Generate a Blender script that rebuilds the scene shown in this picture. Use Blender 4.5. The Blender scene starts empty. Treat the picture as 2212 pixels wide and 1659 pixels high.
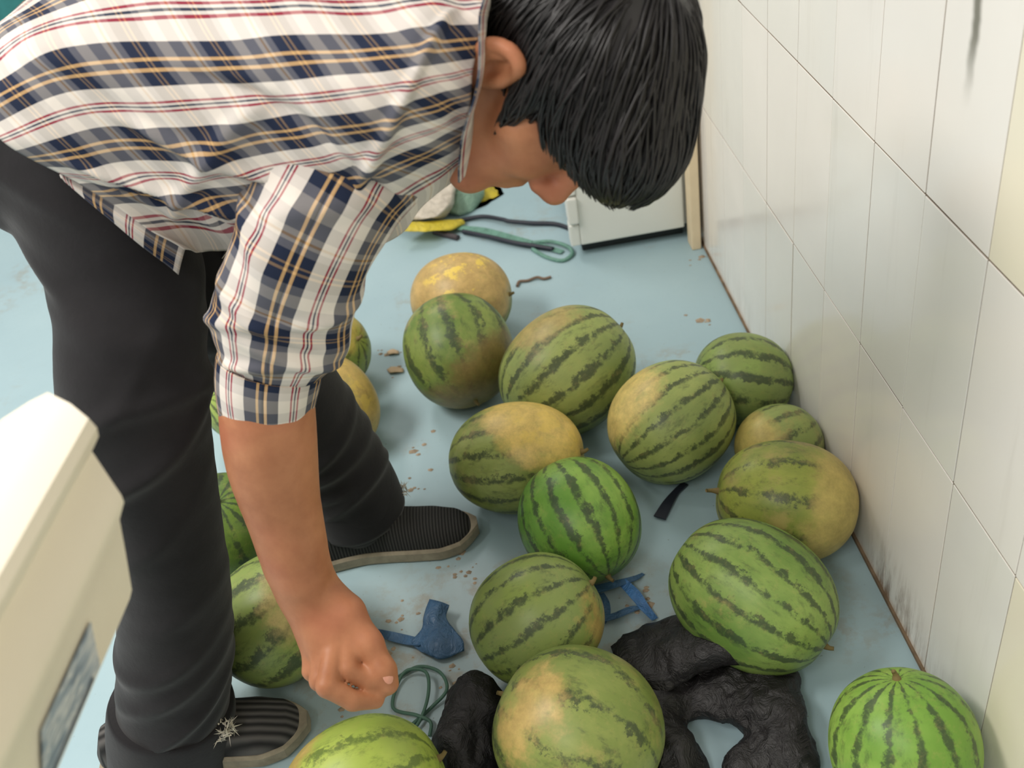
import bpy, bmesh, math, random
import numpy as np
from mathutils import Vector, Matrix

# ---------------------------------------------------------------- camera, world, lamps, exposure
scn = bpy.context.scene
COL = scn.collection
cam_d = bpy.data.cameras.new('camera'); cam = bpy.data.objects.new('camera', cam_d); COL.objects.link(cam)
cam_d.sensor_fit = 'HORIZONTAL'; cam_d.sensor_width = 36.0; cam_d.lens = 2200.0 / 2212.0 * 36.0
cam_d.clip_start = 0.02; cam_d.clip_end = 60
CR = Vector((0.98512599, -0.09492553, -0.14323382)); CU = Vector((0.17160559, 0.58641488, 0.79162435)); CF = Vector((-0.00884908, 0.80442945, -0.59398229))
cam.matrix_world = Matrix(((CR.x, CU.x, -CF.x, 0.0), (CR.y, CU.y, -CF.y, 0.0), (CR.z, CU.z, -CF.z, 1.25), (0, 0, 0, 1)))
cam_d.dof.use_dof = True; cam_d.dof.focus_distance = 1.35; cam_d.dof.aperture_fstop = 5.6
scn.camera = cam
scn.view_settings.view_transform = 'Standard'; scn.view_settings.look = 'None'
scn.view_settings.gamma = 1.0; scn.view_settings.use_curve_mapping = False
scn.view_settings.exposure = 0.17

world = bpy.data.worlds.new('world'); scn.world = world; world.use_nodes = True
bg = world.node_tree.nodes['Background']
bg.inputs[0].default_value = (1.0, 0.965, 0.92, 1); bg.inputs[1].default_value = 0.52

def tube_and_fill_lamp(loc, sx, sy, power, col):
    ld = bpy.data.lights.new('tube_and_fill_light', 'AREA'); ld.shape = 'RECTANGLE'; ld.size = sx; ld.size_y = sy
    ld.energy = power; ld.color = col
    o = bpy.data.objects.new('tube_and_fill_light', ld); o.location = loc; COL.objects.link(o)
tube_and_fill_lamp((-1.6, 0.9, 2.55), 0.6, 1.4, 62, (1.0, 0.96, 0.90))
tube_and_fill_lamp((-1.2, 3.6, 2.75), 0.5, 1.3, 22, (1.0, 0.97, 0.93))

tube_and_fill_lamp((-0.9, -1.1, 2.65), 0.5, 1.3, 30, (1.0, 0.96, 0.91))  # added fill lamp behind the camera, brightens the low wall and camera-facing sides

# ---------------------------------------------------------------- helpers
RNG = np.random.default_rng(7)
def tag(o, label=None, cat=None, group=None, kind=None):
    if label: o['label'] = label
    if cat: o['category'] = cat
    if group: o['group'] = group
    if kind: o['kind'] = kind
    return o
def empty(name, loc=(0, 0, 0)):
    o = bpy.data.objects.new(name, None); o.location = loc; o.empty_display_size = 0.05; COL.objects.link(o); return o
def link(name, me, parent=None, loc=None):
    o = bpy.data.objects.new(name, me); COL.objects.link(o)
    if parent is not None:
        o.parent = parent
        o.matrix_parent_inverse = Matrix.Translation(-Vector(parent.location)) if parent.parent is None else Matrix.Translation(-Vector(parent.matrix_world.translation))
    if loc is not None: o.location = loc
    return o
def mesh_np(name, V, Fq, mat, smooth=True, uv=None):
    """V (n,3), Fq (m,k) same-size faces or list; uv (n,2) per vertex"""
    me = bpy.data.meshes.new(name)
    V = np.asarray(V, float)
    if isinstance(Fq, np.ndarray):
        k = Fq.shape[1]; m = len(Fq)
        me.vertices.add(len(V)); me.vertices.foreach_set('co', V.ravel())
        me.loops.add(m * k); me.loops.foreach_set('vertex_index', Fq.ravel().astype(np.int32))
        me.polygons.add(m); me.polygons.foreach_set('loop_start', np.arange(0, m * k, k, dtype=np.int32))
        me.update(calc_edges=True); me.validate()
    else:
        me.from_pydata([tuple(v) for v in V], [], [tuple(f) for f in Fq]); me.update()
    if uv is not None:
        l = me.uv_layers.new(name='UVMap'); li = np.zeros(len(me.loops), np.int32); me.loops.foreach_get('vertex_index', li)
        l.data.foreach_set('uv', np.asarray(uv, np.float32)[li].ravel())
    if smooth: me.polygons.foreach_set('use_smooth', np.ones(len(me.polygons), bool))
    if mat: me.materials.append(mat)
    return me
def nrm(v):
    v = np.asarray(v, float); return v / (np.linalg.norm(v, axis=-1, keepdims=True) + 1e-12)
def catmull(P, n):
    """open Catmull-Rom through rows of P, n samples"""
    P = np.asarray(P, float); m = len(P)
    Q = np.concatenate([[2 * P[0] - P[1]], P, [2 * P[-1] - P[-2]]])
    t = np.linspace(0, m - 1 - 1e-9, n); i = t.astype(int); f = (t - i)
    f = f.reshape((-1,) + (1,) * (P.ndim - 1))
    a, b, c, d = Q[i], Q[i + 1], Q[i + 2], Q[i + 3]
    return 0.5 * (2 * b + (c - a) * f + (2 * a - 5 * b + 4 * c - d) * f ** 2 + (3 * b - a - 3 * c + d) * f ** 3)
def grid_faces(nu, nv, wrap=False):
    i = np.arange(nu - 1)[:, None]; j = np.arange(nv if wrap else nv - 1)[None, :]
    j2 = (j + 1) % nv
    return np.stack([i * nv + j, (i + 1) * nv + j, (i + 1) * nv + j2, i * nv + j2], -1).reshape(-1, 4)
def loft(C, RA, RB, up, nu=40, nv=32, caps=True):
    """tube along centres C with radii RA (along 'up' side vector) and RB (across); returns V grid"""
    n = len(C)
    C = catmull(C, nu); RA = catmull(np.asarray(RA, float), nu); RB = catmull(np.asarray(RB, float), nu)
    T = nrm(np.gradient(C, axis=0)); up = np.asarray(up, float)
    A = nrm(up - T * (T @ up)[:, None]); B = np.cross(T, A)
    th = np.linspace(0, 2 * np.pi, nv, endpoint=False)
    V = C[:, None] + A[:, None] * (RA[:, None] * np.cos(th))[..., None] + B[:, None] * (RB[:, None] * np.sin(th))[..., None]
    return V, T, A, B
def sinnoise(P, seed, freq, octaves=3):
    """cheap smooth pseudo noise from rotated sine sums, P (...,3)"""
    r = np.random.default_rng(seed); out = 0; amp = 1.0; tot = 0
    for o in range(octaves):
        s = 0
        for k in range(5):
            d = nrm(r.normal(size=3)); s = s + np.sin(P @ (d * freq) + r.uniform(0, 6.28) + 0.7 * np.sin(P @ (nrm(r.normal(size=3)) * freq * 0.7)))
        out = out + amp * s / 2.2; tot += amp; amp *= 0.5; freq *= 1.9
    return out / tot

# ---- signed distance modelling: smooth unions meshed with surface nets
class SDF:
    def __init__(s, lo, hi, h):
        s.lo = np.array(lo, float); s.h = h
        s.n = np.ceil((np.array(hi) - s.lo) / h).astype(int) + 1
        s.f = np.full(s.n, 0.5, np.float32)
    def box(s, lo, hi):
        a = np.clip(np.floor((np.array(lo) - s.lo) / s.h).astype(int), 0, s.n); b = np.clip(np.ceil((np.array(hi) - s.lo) / s.h).astype(int) + 1, 0, s.n)
        if np.any(b <= a): return None, None
        ax = [(s.lo[k] + s.h * np.arange(a[k], b[k])).astype(np.float32) for k in range(3)]
        X = np.stack(np.meshgrid(*ax, indexing='ij'), -1)
        return (slice(a[0], b[0]), slice(a[1], b[1]), slice(a[2], b[2])), X
    def comb(s, sl, d, k, sub=False):
        f = s.f[sl]
        if sub: d = -d; h = np.clip(0.5 - 0.5 * (d - f) / k, 0, 1) if False else np.clip(0.5 + 0.5 * (d - f) / k, 0, 1); s.f[sl] = f * (1 - h) + d * h + k * h * (1 - h)
        else: h = np.clip(0.5 + 0.5 * (f - d) / k, 0, 1); s.f[sl] = f * (1 - h) + d * h - k * h * (1 - h)
    def cap(s, a, b, ra, rb=None, k=0.01, sub=False):
        rb = ra if rb is None else rb; a = np.array(a, float); b = np.array(b, float); m = max(ra, rb) + k + 3 * s.h + 0.01
        sl, X = s.box(np.minimum(a, b) - m, np.maximum(a, b) + m)
        if sl is None: return
        ab = b - a; t = np.clip(((X - a.astype(np.float32)) @ ab.astype(np.float32)) / max(ab @ ab, 1e-12), 0, 1)
        d = np.linalg.norm(X - a.astype(np.float32) - t[..., None] * ab.astype(np.float32), axis=-1) - (ra + (rb - ra) * t)
        s.comb(sl, d, k, sub)
    def chain(s, pts, rs, k=0.01, n=None):
        if n: pts = catmull(np.array(pts), n); rs = catmull(np.array(rs, float), n)
        for i in range(len(pts) - 1): s.cap(pts[i], pts[i + 1], rs[i], rs[i + 1], k)
    def ell(s, c, r, M=None, k=0.01, sub=False):
        """ellipsoid, radii r along the columns of M"""
        c = np.array(c, float); r = np.array(r, float); M = np.eye(3) if M is None else np.array(M, float)
        m = r.max() + k + 3 * s.h + 0.01
        sl, X = s.box(c - m, c + m)
        if sl is None: return
        L = ((X - c.astype(np.float32)) @ M.astype(np.float32)); q = L / r.astype(np.float32)
        k0 = np.linalg.norm(q, axis=-1); k1 = np.linalg.norm(q / r.astype(np.float32), axis=-1) + 1e-9
        s.comb(sl, k0 * (k0 - 1) / k1, k, sub)
    def mesh(s):
        f = s.f; n = s.n; ins = f < 0
        c = np.zeros(tuple(n - 1), np.int8)
        for i in (0, 1):
            for j in (0, 1):
                for k in (0, 1): c += ins[i:n[0] - 1 + i, j:n[1] - 1 + j, k:n[2] - 1 + k]
        idx = np.argwhere((c > 0) & (c < 8)); ids = np.full(tuple(n - 1), -1, np.int32); ids[tuple(idx.T)] = np.arange(len(idx))
        P = np.zeros((len(idx), 3)); cnt = np.zeros(len(idx))
        cor = [(i, j, k) for i in (0, 1) for j in (0, 1) for k in (0, 1)]
        val = {q: f[idx[:, 0] + q[0], idx[:, 1] + q[1], idx[:, 2] + q[2]].astype(float) for q in cor}
        for q in cor:
            for ax in range(3):
                if q[ax]: continue
                q2 = list(q); q2[ax] = 1; q2 = tuple(q2); a, b = val[q], val[q2]
                m = (a < 0) != (b < 0); t = np.where(m, a / np.where(m, a - b, 1), 0)
                p = np.array(q, float)[None] + t[:, None] * np.eye(3)[ax]; P[m] += p[m]; cnt[m] += 1
        P = s.lo + s.h * (idx + P / cnt[:, None]); faces = []
        for ax in range(3):
            o1, o2 = [(1, 2), (2, 0), (0, 1)][ax]
            A = ins; sl0 = [slice(None)] * 3; sl1 = [slice(None)] * 3; sl0[ax] = slice(0, -1); sl1[ax] = slice(1, None)
            e = np.argwhere(A[tuple(sl0)] != A[tuple(sl1)]); e = e[(e[:, o1] > 0) & (e[:, o2] > 0) & (e[:, o1] < n[o1] - 1) & (e[:, o2] < n[o2] - 1)]
            flip = A[tuple(e.T)]
            q = []
            for d1, d2 in ((0, 0), (1, 0), (1, 1), (0, 1)):
                g = e.copy(); g[:, o1] -= d1; g[:, o2] -= d2; q.append(ids[tuple(g.T)])
            q = np.stack(q, -1); q[flip] = q[flip][:, ::-1]; faces.append(q)
        Fq = np.concatenate(faces)[:, ::-1]
        return P, Fq
def vnormals(V, Fq):
    N = np.zeros_like(V); n = np.cross(V[Fq[:, 1]] - V[Fq[:, 0]], V[Fq[:, 2]] - V[Fq[:, 0]])
    for k in range(Fq.shape[1]): np.add.at(N, Fq[:, k], n)
    return nrm(N)
def box_mesh(name, lo, hi, mat, bev=0.0, seg=2):
    bm = bmesh.new(); bmesh.ops.create_cube(bm, size=1)
    lo = Vector(lo); hi = Vector(hi)
    for v in bm.verts: v.co = Vector(((lo[i] + hi[i]) / 2 + v.co[i] * (hi[i] - lo[i]) for i in range(3)))
    if bev: bmesh.ops.bevel(bm, geom=bm.edges[:], offset=bev, segments=seg, profile=0.6, affect='EDGES')
    me = bpy.data.meshes.new(name); bm.to_mesh(me); bm.free()
    if mat: me.materials.append(mat)
    if bev: me.polygons.foreach_set('use_smooth', np.ones(len(me.polygons), bool)) if seg > 2 else None
    return me

# ---------------------------------------------------------------- materials
def srgb(r, g, b):
    f = lambda c: (c / 255 / 12.92) if c / 255 <= 0.04045 else ((c / 255 + 0.055) / 1.055) ** 2.4
    return (f(r), f(g), f(b), 1.0)
class NT:
    def __init__(s, name, rough=0.6, spec=0.5):
        s.m = bpy.data.materials.new(name); s.m.use_nodes = True; s.t = s.m.node_tree; s.b = s.t.nodes['Principled BSDF']
        s.b.inputs['Roughness'].default_value = rough; s.b.inputs['Specular IOR Level'].default_value = spec
    def n(s, typ, **kw):
        nd = s.t.nodes.new(typ)
        for k, v in kw.items():
            if k.startswith('i_'): nd.inputs[k[2:]].default_value = v
            else: setattr(nd, k, v)
        return nd
    def put(s, sock, v):
        if isinstance(v, bpy.types.NodeSocket): s.t.links.new(v, sock)
        else: sock.default_value = v
    def math(s, op, a, b=0.0, c=0.0, clamp=False):
        nd = s.n('ShaderNodeMath', operation=op, use_clamp=clamp)
        for i, v in enumerate((a, b, c)): s.put(nd.inputs[i], v)
        return nd.outputs[0]
    def mix(s, fac, a, b, mode='MIX'):
        nd = s.n('ShaderNodeMix', data_type='RGBA', blend_type=mode); s.put(nd.inputs[0], fac); s.put(nd.inputs[6], a); s.put(nd.inputs[7], b); return nd.outputs[2]
    def noise(s, vec, scale, detail=4, rough=0.55, dist=0.0):
        nd = s.n('ShaderNodeTexNoise'); s.put(nd.inputs['Vector'], vec); nd.inputs['Scale'].default_value = scale; nd.inputs['Detail'].default_value = detail
        nd.inputs['Roughness'].default_value = rough; nd.inputs['Distortion'].default_value = dist; return nd.outputs[0]
    def ramp(s, fac, stops, interp='LINEAR'):
        nd = s.n('ShaderNodeValToRGB'); cr = nd.color_ramp; cr.interpolation = interp; s.put(nd.inputs[0], fac)
        while len(cr.elements) < len(stops): cr.elements.new(0.5)
        for e, (p, c) in zip(cr.elements, stops): e.position = p; e.color = c if len(c) == 4 else (*c, 1)
        return nd.outputs[0]
    def rng(s, v, a, b, lo=0.0, hi=1.0, smooth=True):
        nd = s.n('ShaderNodeMapRange', interpolation_type='SMOOTHSTEP' if smooth else 'LINEAR'); s.put(nd.inputs[0], v)
        for i, x in enumerate((a, b, lo, hi)): nd.inputs[i + 1].default_value = x
        return nd.outputs[0]
    def coord(s, which='Object'): return s.n('ShaderNodeTexCoord').outputs[which]
    def pos(s): return s.n('ShaderNodeNewGeometry').outputs['Position']
    def mapv(s, vec, scale=(1, 1, 1), loc=(0, 0, 0), rot=(0, 0, 0)):
        nd = s.n('ShaderNodeMapping'); s.put(nd.inputs[0], vec); nd.inputs[1].default_value = loc; nd.inputs[2].default_value = rot; nd.inputs[3].default_value = scale; return nd.outputs[0]
    def sep(s, vec):
        nd = s.n('ShaderNodeSeparateXYZ'); s.put(nd.inputs[0], vec); return nd.outputs
    def bump(s, h, strength=0.3, dist=0.002):
        nd = s.n('ShaderNodeBump'); s.put(nd.inputs['Height'], h); nd.inputs['Strength'].default_value = strength; nd.inputs['Distance'].default_value = dist
        s.t.links.new(nd.outputs[0], s.b.inputs['Normal'])
    def col(s, c): s.put(s.b.inputs['Base Color'], c); return s
def plain(name, c, rough=0.6, var=0.12, scale=20, bump=0.0, spec=0.5):
    N = NT(name, rough, spec); no = N.noise(N.coord(), scale)
    c2 = tuple(x * (1 - var) for x in c[:3]) + (1,); c3 = tuple(min(1, x * (1 + var)) for x in c[:3]) + (1,)
    N.col(N.ramp(no, [(0.3, c2), (0.7, c3)]))
    if bump: N.bump(no, bump)
    return N.m

def mat_floor():
    N = NT('blue_vinyl_floor', 0.42); p = N.pos()
    base = N.ramp(N.noise(p, 2.2, 3), [(0.3, srgb(154, 180, 188)), (0.7, srgb(167, 192, 198))])
    fine = N.noise(p, 55, 5, 0.7)
    dirt = N.math('MULTIPLY', N.rng(N.noise(p, 3.3, 5, 0.65), 0.52, 0.70), N.rng(N.noise(p, 26, 4, 0.7), 0.45, 0.62))
    c = N.mix(N.math('MULTIPLY', dirt, 0.45), base, srgb(150, 138, 118))
    # grimy patch of soil where the melons were sorted
    s = N.sep(p)
    dx = N.math('DIVIDE', N.math('SUBTRACT', s[0], -0.12), 0.42); dy = N.math('DIVIDE', N.math('SUBTRACT', s[1], 1.02), 0.24)
    r2 = N.math('ADD', N.math('MULTIPLY', dx, dx), N.math('MULTIPLY', dy, dy))
    patch = N.math('MULTIPLY', N.rng(r2, 1.0, 0.15), N.rng(N.noise(p, 17, 6, 0.72), 0.47, 0.66))
    c = N.mix(N.math('MULTIPLY', patch, 0.75), c, srgb(146, 128, 100))
    haze = N.math('MULTIPLY', N.rng(r2, 1.1, 0.2), 0.35); c = N.mix(haze, c, srgb(178, 186, 184))
    specks = N.rng(N.noise(p, 140, 2, 0.6), 0.70, 0.76); c = N.mix(N.math('MULTIPLY', specks, 0.5), c, srgb(90, 84, 70))
    N.col(c); N.put(N.b.inputs['Roughness'], N.rng(fine, 0.3, 0.7, 0.36, 0.55)); N.bump(fine, 0.05, 0.001)
    return N.m
def mat_tile(name, c):
    N = NT(name, 0.16, 0.5); p = N.pos(); o = N.coord('Object')
    base = N.ramp(N.noise(p, 4, 3), [(0.3, tuple(x * 0.95 for x in c[:3])), (0.7, c[:3])])
    s = N.sep(p)
    st = N.noise(N.mapv(p, (1, 22, 2.0)), 1.0, 4, 0.6)
    c2 = N.mix(N.math('MULTIPLY', N.rng(st, 0.58, 0.75), 0.10), base, srgb(150, 138, 118))
    # brown soil splashed above the floor by the near melons and the mould streak high up
    low = N.math('MULTIPLY', N.rng(s[2], 0.13, 0.0), N.rng(N.noise(N.mapv(p, (1, 34, 5)), 1.0, 5, 0.7), 0.40, 0.60))
    band = N.math('MULTIPLY', N.rng(s[1], 0.80, 0.95), N.rng(s[1], 1.12, 0.99)); low2 = N.math('MULTIPLY', low, N.math('MAXIMUM', band, 0.18))
    c3 = N.mix(N.math('MULTIPLY', low2, 0.85), c2, srgb(122, 86, 50))
    wob = N.math('MULTIPLY', N.math('SUBTRACT', N.noise(N.mapv(p, (1, 1, 14)), 1.0, 3), 0.5), 0.03)
    dy = N.math('ABSOLUTE', N.math('SUBTRACT', N.math('ADD', s[1], wob), 0.947))
    streak = N.math('MULTIPLY', N.rng(dy, 0.013, 0.002), N.math('MULTIPLY', N.rng(s[2], 0.79, 0.88), N.rng(s[2], 1.25, 1.05)))
    c4 = N.mix(N.math('MULTIPLY', streak, 0.85), c3, srgb(92, 86, 62))
    N.col(c4); N.put(N.b.inputs['Roughness'], N.rng(N.noise(p, 9, 3), 0.3, 0.7, 0.12, 0.24))
    return N.m
def mat_melon(i, light, mid, dark, tan, nst=9, cover=0.5, tanamt=0.2, spot=None, spotsize=0.6, spotcol=None, warp=1.0, blotch=0.0):
    N = NT('melon_rind_%d' % i, 0.42, 0.4); o = N.coord('Object'); q = N.mapv(o, (1, 1, 1), (i * 3.7, i * 1.9, i * 0.7))
    s = N.sep(o)
    ang = N.math('ARCTAN2', s[1], s[0])
    w1 = N.math('MULTIPLY', N.math('SUBTRACT', N.noise(q, 11, 3, 0.6), 0.5), 2.4 * warp)
    w2 = N.math('MULTIPLY', N.math('SUBTRACT', N.noise(q, 48, 5, 0.75), 0.5), 3.4 * warp)
    wave = N.math('SINE', N.math('ADD', N.math('MULTIPLY', ang, float(nst)), N.math('ADD', w1, w2)))
    brk = N.math('ADD', N.math('MULTIPLY', N.math('SUBTRACT', N.noise(q, 24, 5, 0.75), 0.5), 3.6), N.math('MULTIPLY', N.math('SUBTRACT', N.noise(q, 110, 3, 0.7), 0.5), 2.2))
    stripe = N.rng(N.math('ADD', wave, brk), 0.80 - cover * 1.1, 1.50 - cover * 0.9)
    g = N.mix(N.rng(N.noise(q, 7, 4, 0.6), 0.35, 0.65), light, mid)
    vein = N.rng(N.noise(N.mapv(q, (1, 1, 0.35)), 60, 5, 0.75), 0.42, 0.68)
    g = N.mix(N.math('MULTIPLY', vein, 0.4), g, mid)
    mott = N.rng(N.noise(N.mapv(q, (1, 1, 0.4)), 60, 5, 0.75), 0.50, 0.72); g = N.mix(N.math('MULTIPLY', mott, 0.55), g, dark)
    c = N.mix(N.math('MULTIPLY', stripe, 0.82), g, dark)
    t = N.math('MULTIPLY', N.rng(N.noise(q, 12, 7, 0.72), 0.64 - tanamt * 0.36, 0.80 - tanamt * 0.28), 0.72)
    c = N.mix(t, c, tan)
    if spot is not None:
        nv = N.n('ShaderNodeVectorMath', operation='NORMALIZE'); N.put(nv.inputs[0], o)
        dt = N.n('ShaderNodeVectorMath', operation='DOT_PRODUCT'); N.put(dt.inputs[0], nv.outputs[0]); dt.inputs[1].default_value = Vector(spot).normalized()
        dd = N.math('ADD', dt.outputs['Value'], N.math('MULTIPLY', N.math('SUBTRACT', N.noise(q, 14, 5, 0.7), 0.5), 0.9))
        sc_ = spotcol or tan; scv = N.ramp(N.noise(q, 34, 6, 0.75), [(0.30, tuple(x * 0.70 for x in sc_[:3])), (0.52, sc_[:3]), (0.72, tuple(min(1, x * 1.25) for x in sc_[:3]))])
        c = N.mix(N.math('MULTIPLY', N.rng(dd, 0.94 - spotsize, 1.10 - spotsize * 0.7), N.rng(N.noise(q, 50, 5, 0.7), 0.25, 0.55, 0.68, 0.95)), c, scv)
        if blotch:
            bl = N.math('MULTIPLY', N.rng(N.noise(q, 26, 5, 0.65), 0.52, 0.60), N.rng(dd, 0.62, 0.85)); c = N.mix(N.math('MULTIPLY', bl, blotch), c, srgb(226, 196, 92))
    dust = N.math('MULTIPLY', N.rng(N.noise(q, 75, 6, 0.8), 0.50, 0.75), 0.30); c = N.mix(dust, c, tan)
    N.col(c); N.bump(N.noise(q, 90, 4), 0.06, 0.001); return N.m
def mat_plaid():
    N = NT('plaid_cotton', 0.85, 0.2); uv = N.coord('UV'); s = N.sep(uv)
    white = srgb(222, 214, 205); navy = srgb(31, 40, 62); red = srgb(158, 44, 62); tanc = srgb(201, 163, 112); grey = srgb(150, 148, 152); ink = srgb(44, 52, 70)
    v = N.math('FRACT', s[1]); u = N.math('FRACT', s[0])
    W = N.ramp(v, [(0.0, white), (0.19, red), (0.215, white), (0.243, ink), (0.268, white), (0.296, red), (0.321, white), (0.50, navy), (0.66, tanc), (0.70, navy), (0.775, tanc), (0.815, navy), (1.0, navy)], 'CONSTANT')
    X = N.ramp(u, [(0.0, white), (0.16, grey), (0.33, white), (0.40, tanc), (0.43, white), (0.47, grey), (0.56, navy), (0.70, tanc), (0.725, navy), (0.765, tanc), (0.79, navy), (0.90, grey), (1.0, grey)], 'CONSTANT')
    c = N.mix(0.27, W, X)
    wv = N.noise(N.mapv(uv, (900, 900, 1)), 1.0, 1); c = N.mix(0.10, c, N.ramp(wv, [(0.3, (0.2, 0.2, 0.2, 1)), (0.7, (1, 1, 1, 1))]), 'MULTIPLY')
    N.col(c)
    N.bump(N.noise(N.mapv(N.coord('Object'), (1, 1, 1)), 30, 4, 0.6), 0.25, 0.004)
    return N.m
def mat_skin():
    N = NT('skin', 0.5, 0.35); o = N.pos()
    c = N.ramp(N.noise(o, 26, 4, 0.6), [(0.3, srgb(166, 108, 76)), (0.7, srgb(190, 131, 95))])
    red = N.rng(N.noise(o, 9, 2), 0.45, 0.7); c = N.mix(N.math('MULTIPLY', red, 0.35), c, srgb(178, 102, 82))
    N.col(c); N.b.inputs['Subsurface Weight'].default_value = 0.08; N.b.inputs['Subsurface Radius'].default_value = (0.01, 0.004, 0.002); N.b.inputs['Subsurface Scale'].default_value = 0.5
    N.bump(N.noise(o, 260, 3), 0.12, 0.001); return N.m
def mat_cloth(name, c, scale=900):
    N = NT(name, 0.9, 0.15); o = N.coord('Object')
    cc = N.ramp(N.noise(o, 14, 4), [(0.3, tuple(x * 0.8 for x in c[:3])), (0.7, tuple(x * 1.15 for x in c[:3]))]); N.col(cc)
    N.b.inputs['Sheen Weight'].default_value = 0.15
    N.bump(N.noise(o, 40, 5, 0.7), 0.25, 0.003); return N.m
def mat_knit(name, c1, c2, scale, axis='X'):
    N = NT(name, 0.85, 0.2); w = N.n('ShaderNodeTexWave', wave_type='BANDS', bands_direction=axis); N.put(w.inputs[0], N.coord('Object')); w.inputs['Scale'].default_value = scale; w.inputs['Distortion'].default_value = 0.6
    N.col(N.mix(w.outputs['Fac'], c1, c2)); N.bump(w.outputs['Fac'], 0.6, 0.002); return N.m
def mat_hair():
    N = NT('black_hair', 0.38, 0.45); o = N.coord('Object'); 
    N.col(N.ramp(N.noise(o, 40, 3), [(0.3, srgb(16, 15, 15)), (0.7, srgb(32, 29, 30))])); return N.m
def mat_film(name, c, rough=0.3, trans=0.0):
    N = NT(name, rough, 0.5); no = N.noise(N.coord(), 34, 5, 0.65, 0.8)
    N.col(N.ramp(no, [(0.3, tuple(x * 0.72 for x in c[:3])), (0.7, tuple(min(1, x * 1.1) for x in c[:3]))])); N.bump(no, 0.8, 0.012); return N.m

# ---------------------------------------------------------------- setting
XW = 0.4875
FLOOR = mat_floor()
fl = link('floor', box_mesh('floor', (-6.5, -2.5, -0.05), (XW + 0.004, 7.5, 0.0), FLOOR)); tag(fl, kind='structure')
GROUT = plain('grey_grout', srgb(116, 102, 86), 0.9, 0.35, 9)
wr = link('wall_right', box_mesh('wall_right', (XW + 0.0012, -2.5, 0.0), (XW + 0.15, 7.5, 2.9), GROUT)); tag(wr, kind='structure')
T_WHITE = mat_tile('white_glazed_tile', srgb(248, 243, 236)); T_COOL = mat_tile('cool_white_glazed_tile', srgb(243, 240, 233)); T_CREAM = mat_tile('cream_glazed_tile', srgb(246, 238, 216))
rows = [(0.0, 0.359), (0.359, 0.668), (0.668, 0.977), (0.977, 1.286), (1.286, 1.595), (1.595, 1.904)]
ti = 0; tmesh = {}
for k in range(-12, 17):
    y0 = 1.009 + 0.1505 * k
    for r, (z0, z1) in enumerate(rows):
        cream = (r == 2 and y0 < 0.80) or (r == 0 and y0 < 0.66) or (r == 3 and y0 < 0.6) or (r == 1 and y0 < 0.4)
        m = T_CREAM if cream else (T_WHITE, T_COOL)[(k * 7 + r * 3 + (k * k) % 3) % 2]
        key = (m.name, round(z1 - z0, 3))
        if key not in tmesh: tmesh[key] = box_mesh('tile', (0, 0.0010, 0.0014), (0.008, 0.1495, z1 - z0 - 0.0014), m, 0.0004, 1)
        o = link('tile', tmesh[key], wr, (XW + RNG.uniform(-0.0004, 0.0004), y0, z0)); ti += 1
# far wall of the room, past the appliance
WALLP = plain('pale_wall_paint', srgb(214, 212, 204), 0.8, 0.05, 3)
wb = link('wall_back', box_mesh('wall_back', (-6.5, 7.35, 0), (XW + 0.15, 7.5, 2.9), WALLP)); tag(wb, kind='structure')
bs = link('trim_1', box_mesh('trim_1', (XW - 0.004, -2.5, 0.0), (XW + 0.003, 7.3, 0.006), plain('brown_grime_sealant', srgb(120, 100, 78), 0.9, 0.4, 30))); tag(bs, kind='structure')

# ---------------------------------------------------------------- white appliance in the corner, its strip
WHITE = plain('white_enamel', srgb(228, 228, 220), 0.35, 0.03, 6); BEIGE = plain('beige_plastic', srgb(226, 206, 172), 0.6, 0.08, 12); DARKG = plain('dark_gap', srgb(46, 52, 54), 0.8)
fr = empty('white_cabinet', (0.33, 2.45, 0))
tag(fr, 'tall white cabinet with dark gap beneath, standing in the corner behind the head', 'cabinet')
link('cabinet_body', box_mesh('cabinet_body', (0.190, 2.165, 0.035), (0.462, 2.75, 1.55), WHITE, 0.006), fr)
link('front_panel', box_mesh('front_panel', (0.200, 2.150, 0.035), (0.452, 2.166, 1.52), WHITE, 0.004), fr)
link('shadow_gap_block', box_mesh('shadow_gap_block', (0.205, 2.185, 0.0), (0.455, 2.72, 0.036), DARKG, 0.002), fr)  # dark-coloured block stands in for the shadow gap under the cabinet
for z0, z1, dx in ((0.035, 0.09, 0.0), (0.098, 0.165, 0.010), (0.17, 1.5, 0.004)):
    link('edge_moulding', box_mesh('edge_moulding', (0.176 + dx * 0, 2.150 - dx, z0), (0.200, 2.190, z1), WHITE, 0.004), fr)
st = link('beige_strip', box_mesh('beige_strip', (0.4555, 2.095, 0.0), (0.478, 2.142, 1.30), BEIGE, 0.003)); tag(st, 'upright beige strip in the corner between white cabinet and tiled wall', 'strip')

# teal crate far behind the man
TEAL = plain('teal_plastic', srgb(62, 140, 138), 0.5); 
cr = empty('teal_crate', (-2.2, 5.2, 0)); tag(cr, 'teal plastic crate far behind the man, past his back', 'crate')
link('crate_base', box_mesh('crate_base', (-2.75, 4.95, 0.0), (-1.75, 5.55, 0.1), DARKG, 0.01), cr)
for lo, hi in (((-2.75, 4.95, 0.1), (-1.75, 4.99, 0.62)), ((-2.75, 5.51, 0.1), (-1.75, 5.55, 0.62)), ((-2.75, 4.99, 0.1), (-2.71, 5.51, 0.62)), ((-1.79, 4.99, 0.1), (-1.75, 5.51, 0.62))):
    link('crate_side', box_mesh('crate_side', lo, hi, TEAL, 0.01), cr)

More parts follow.
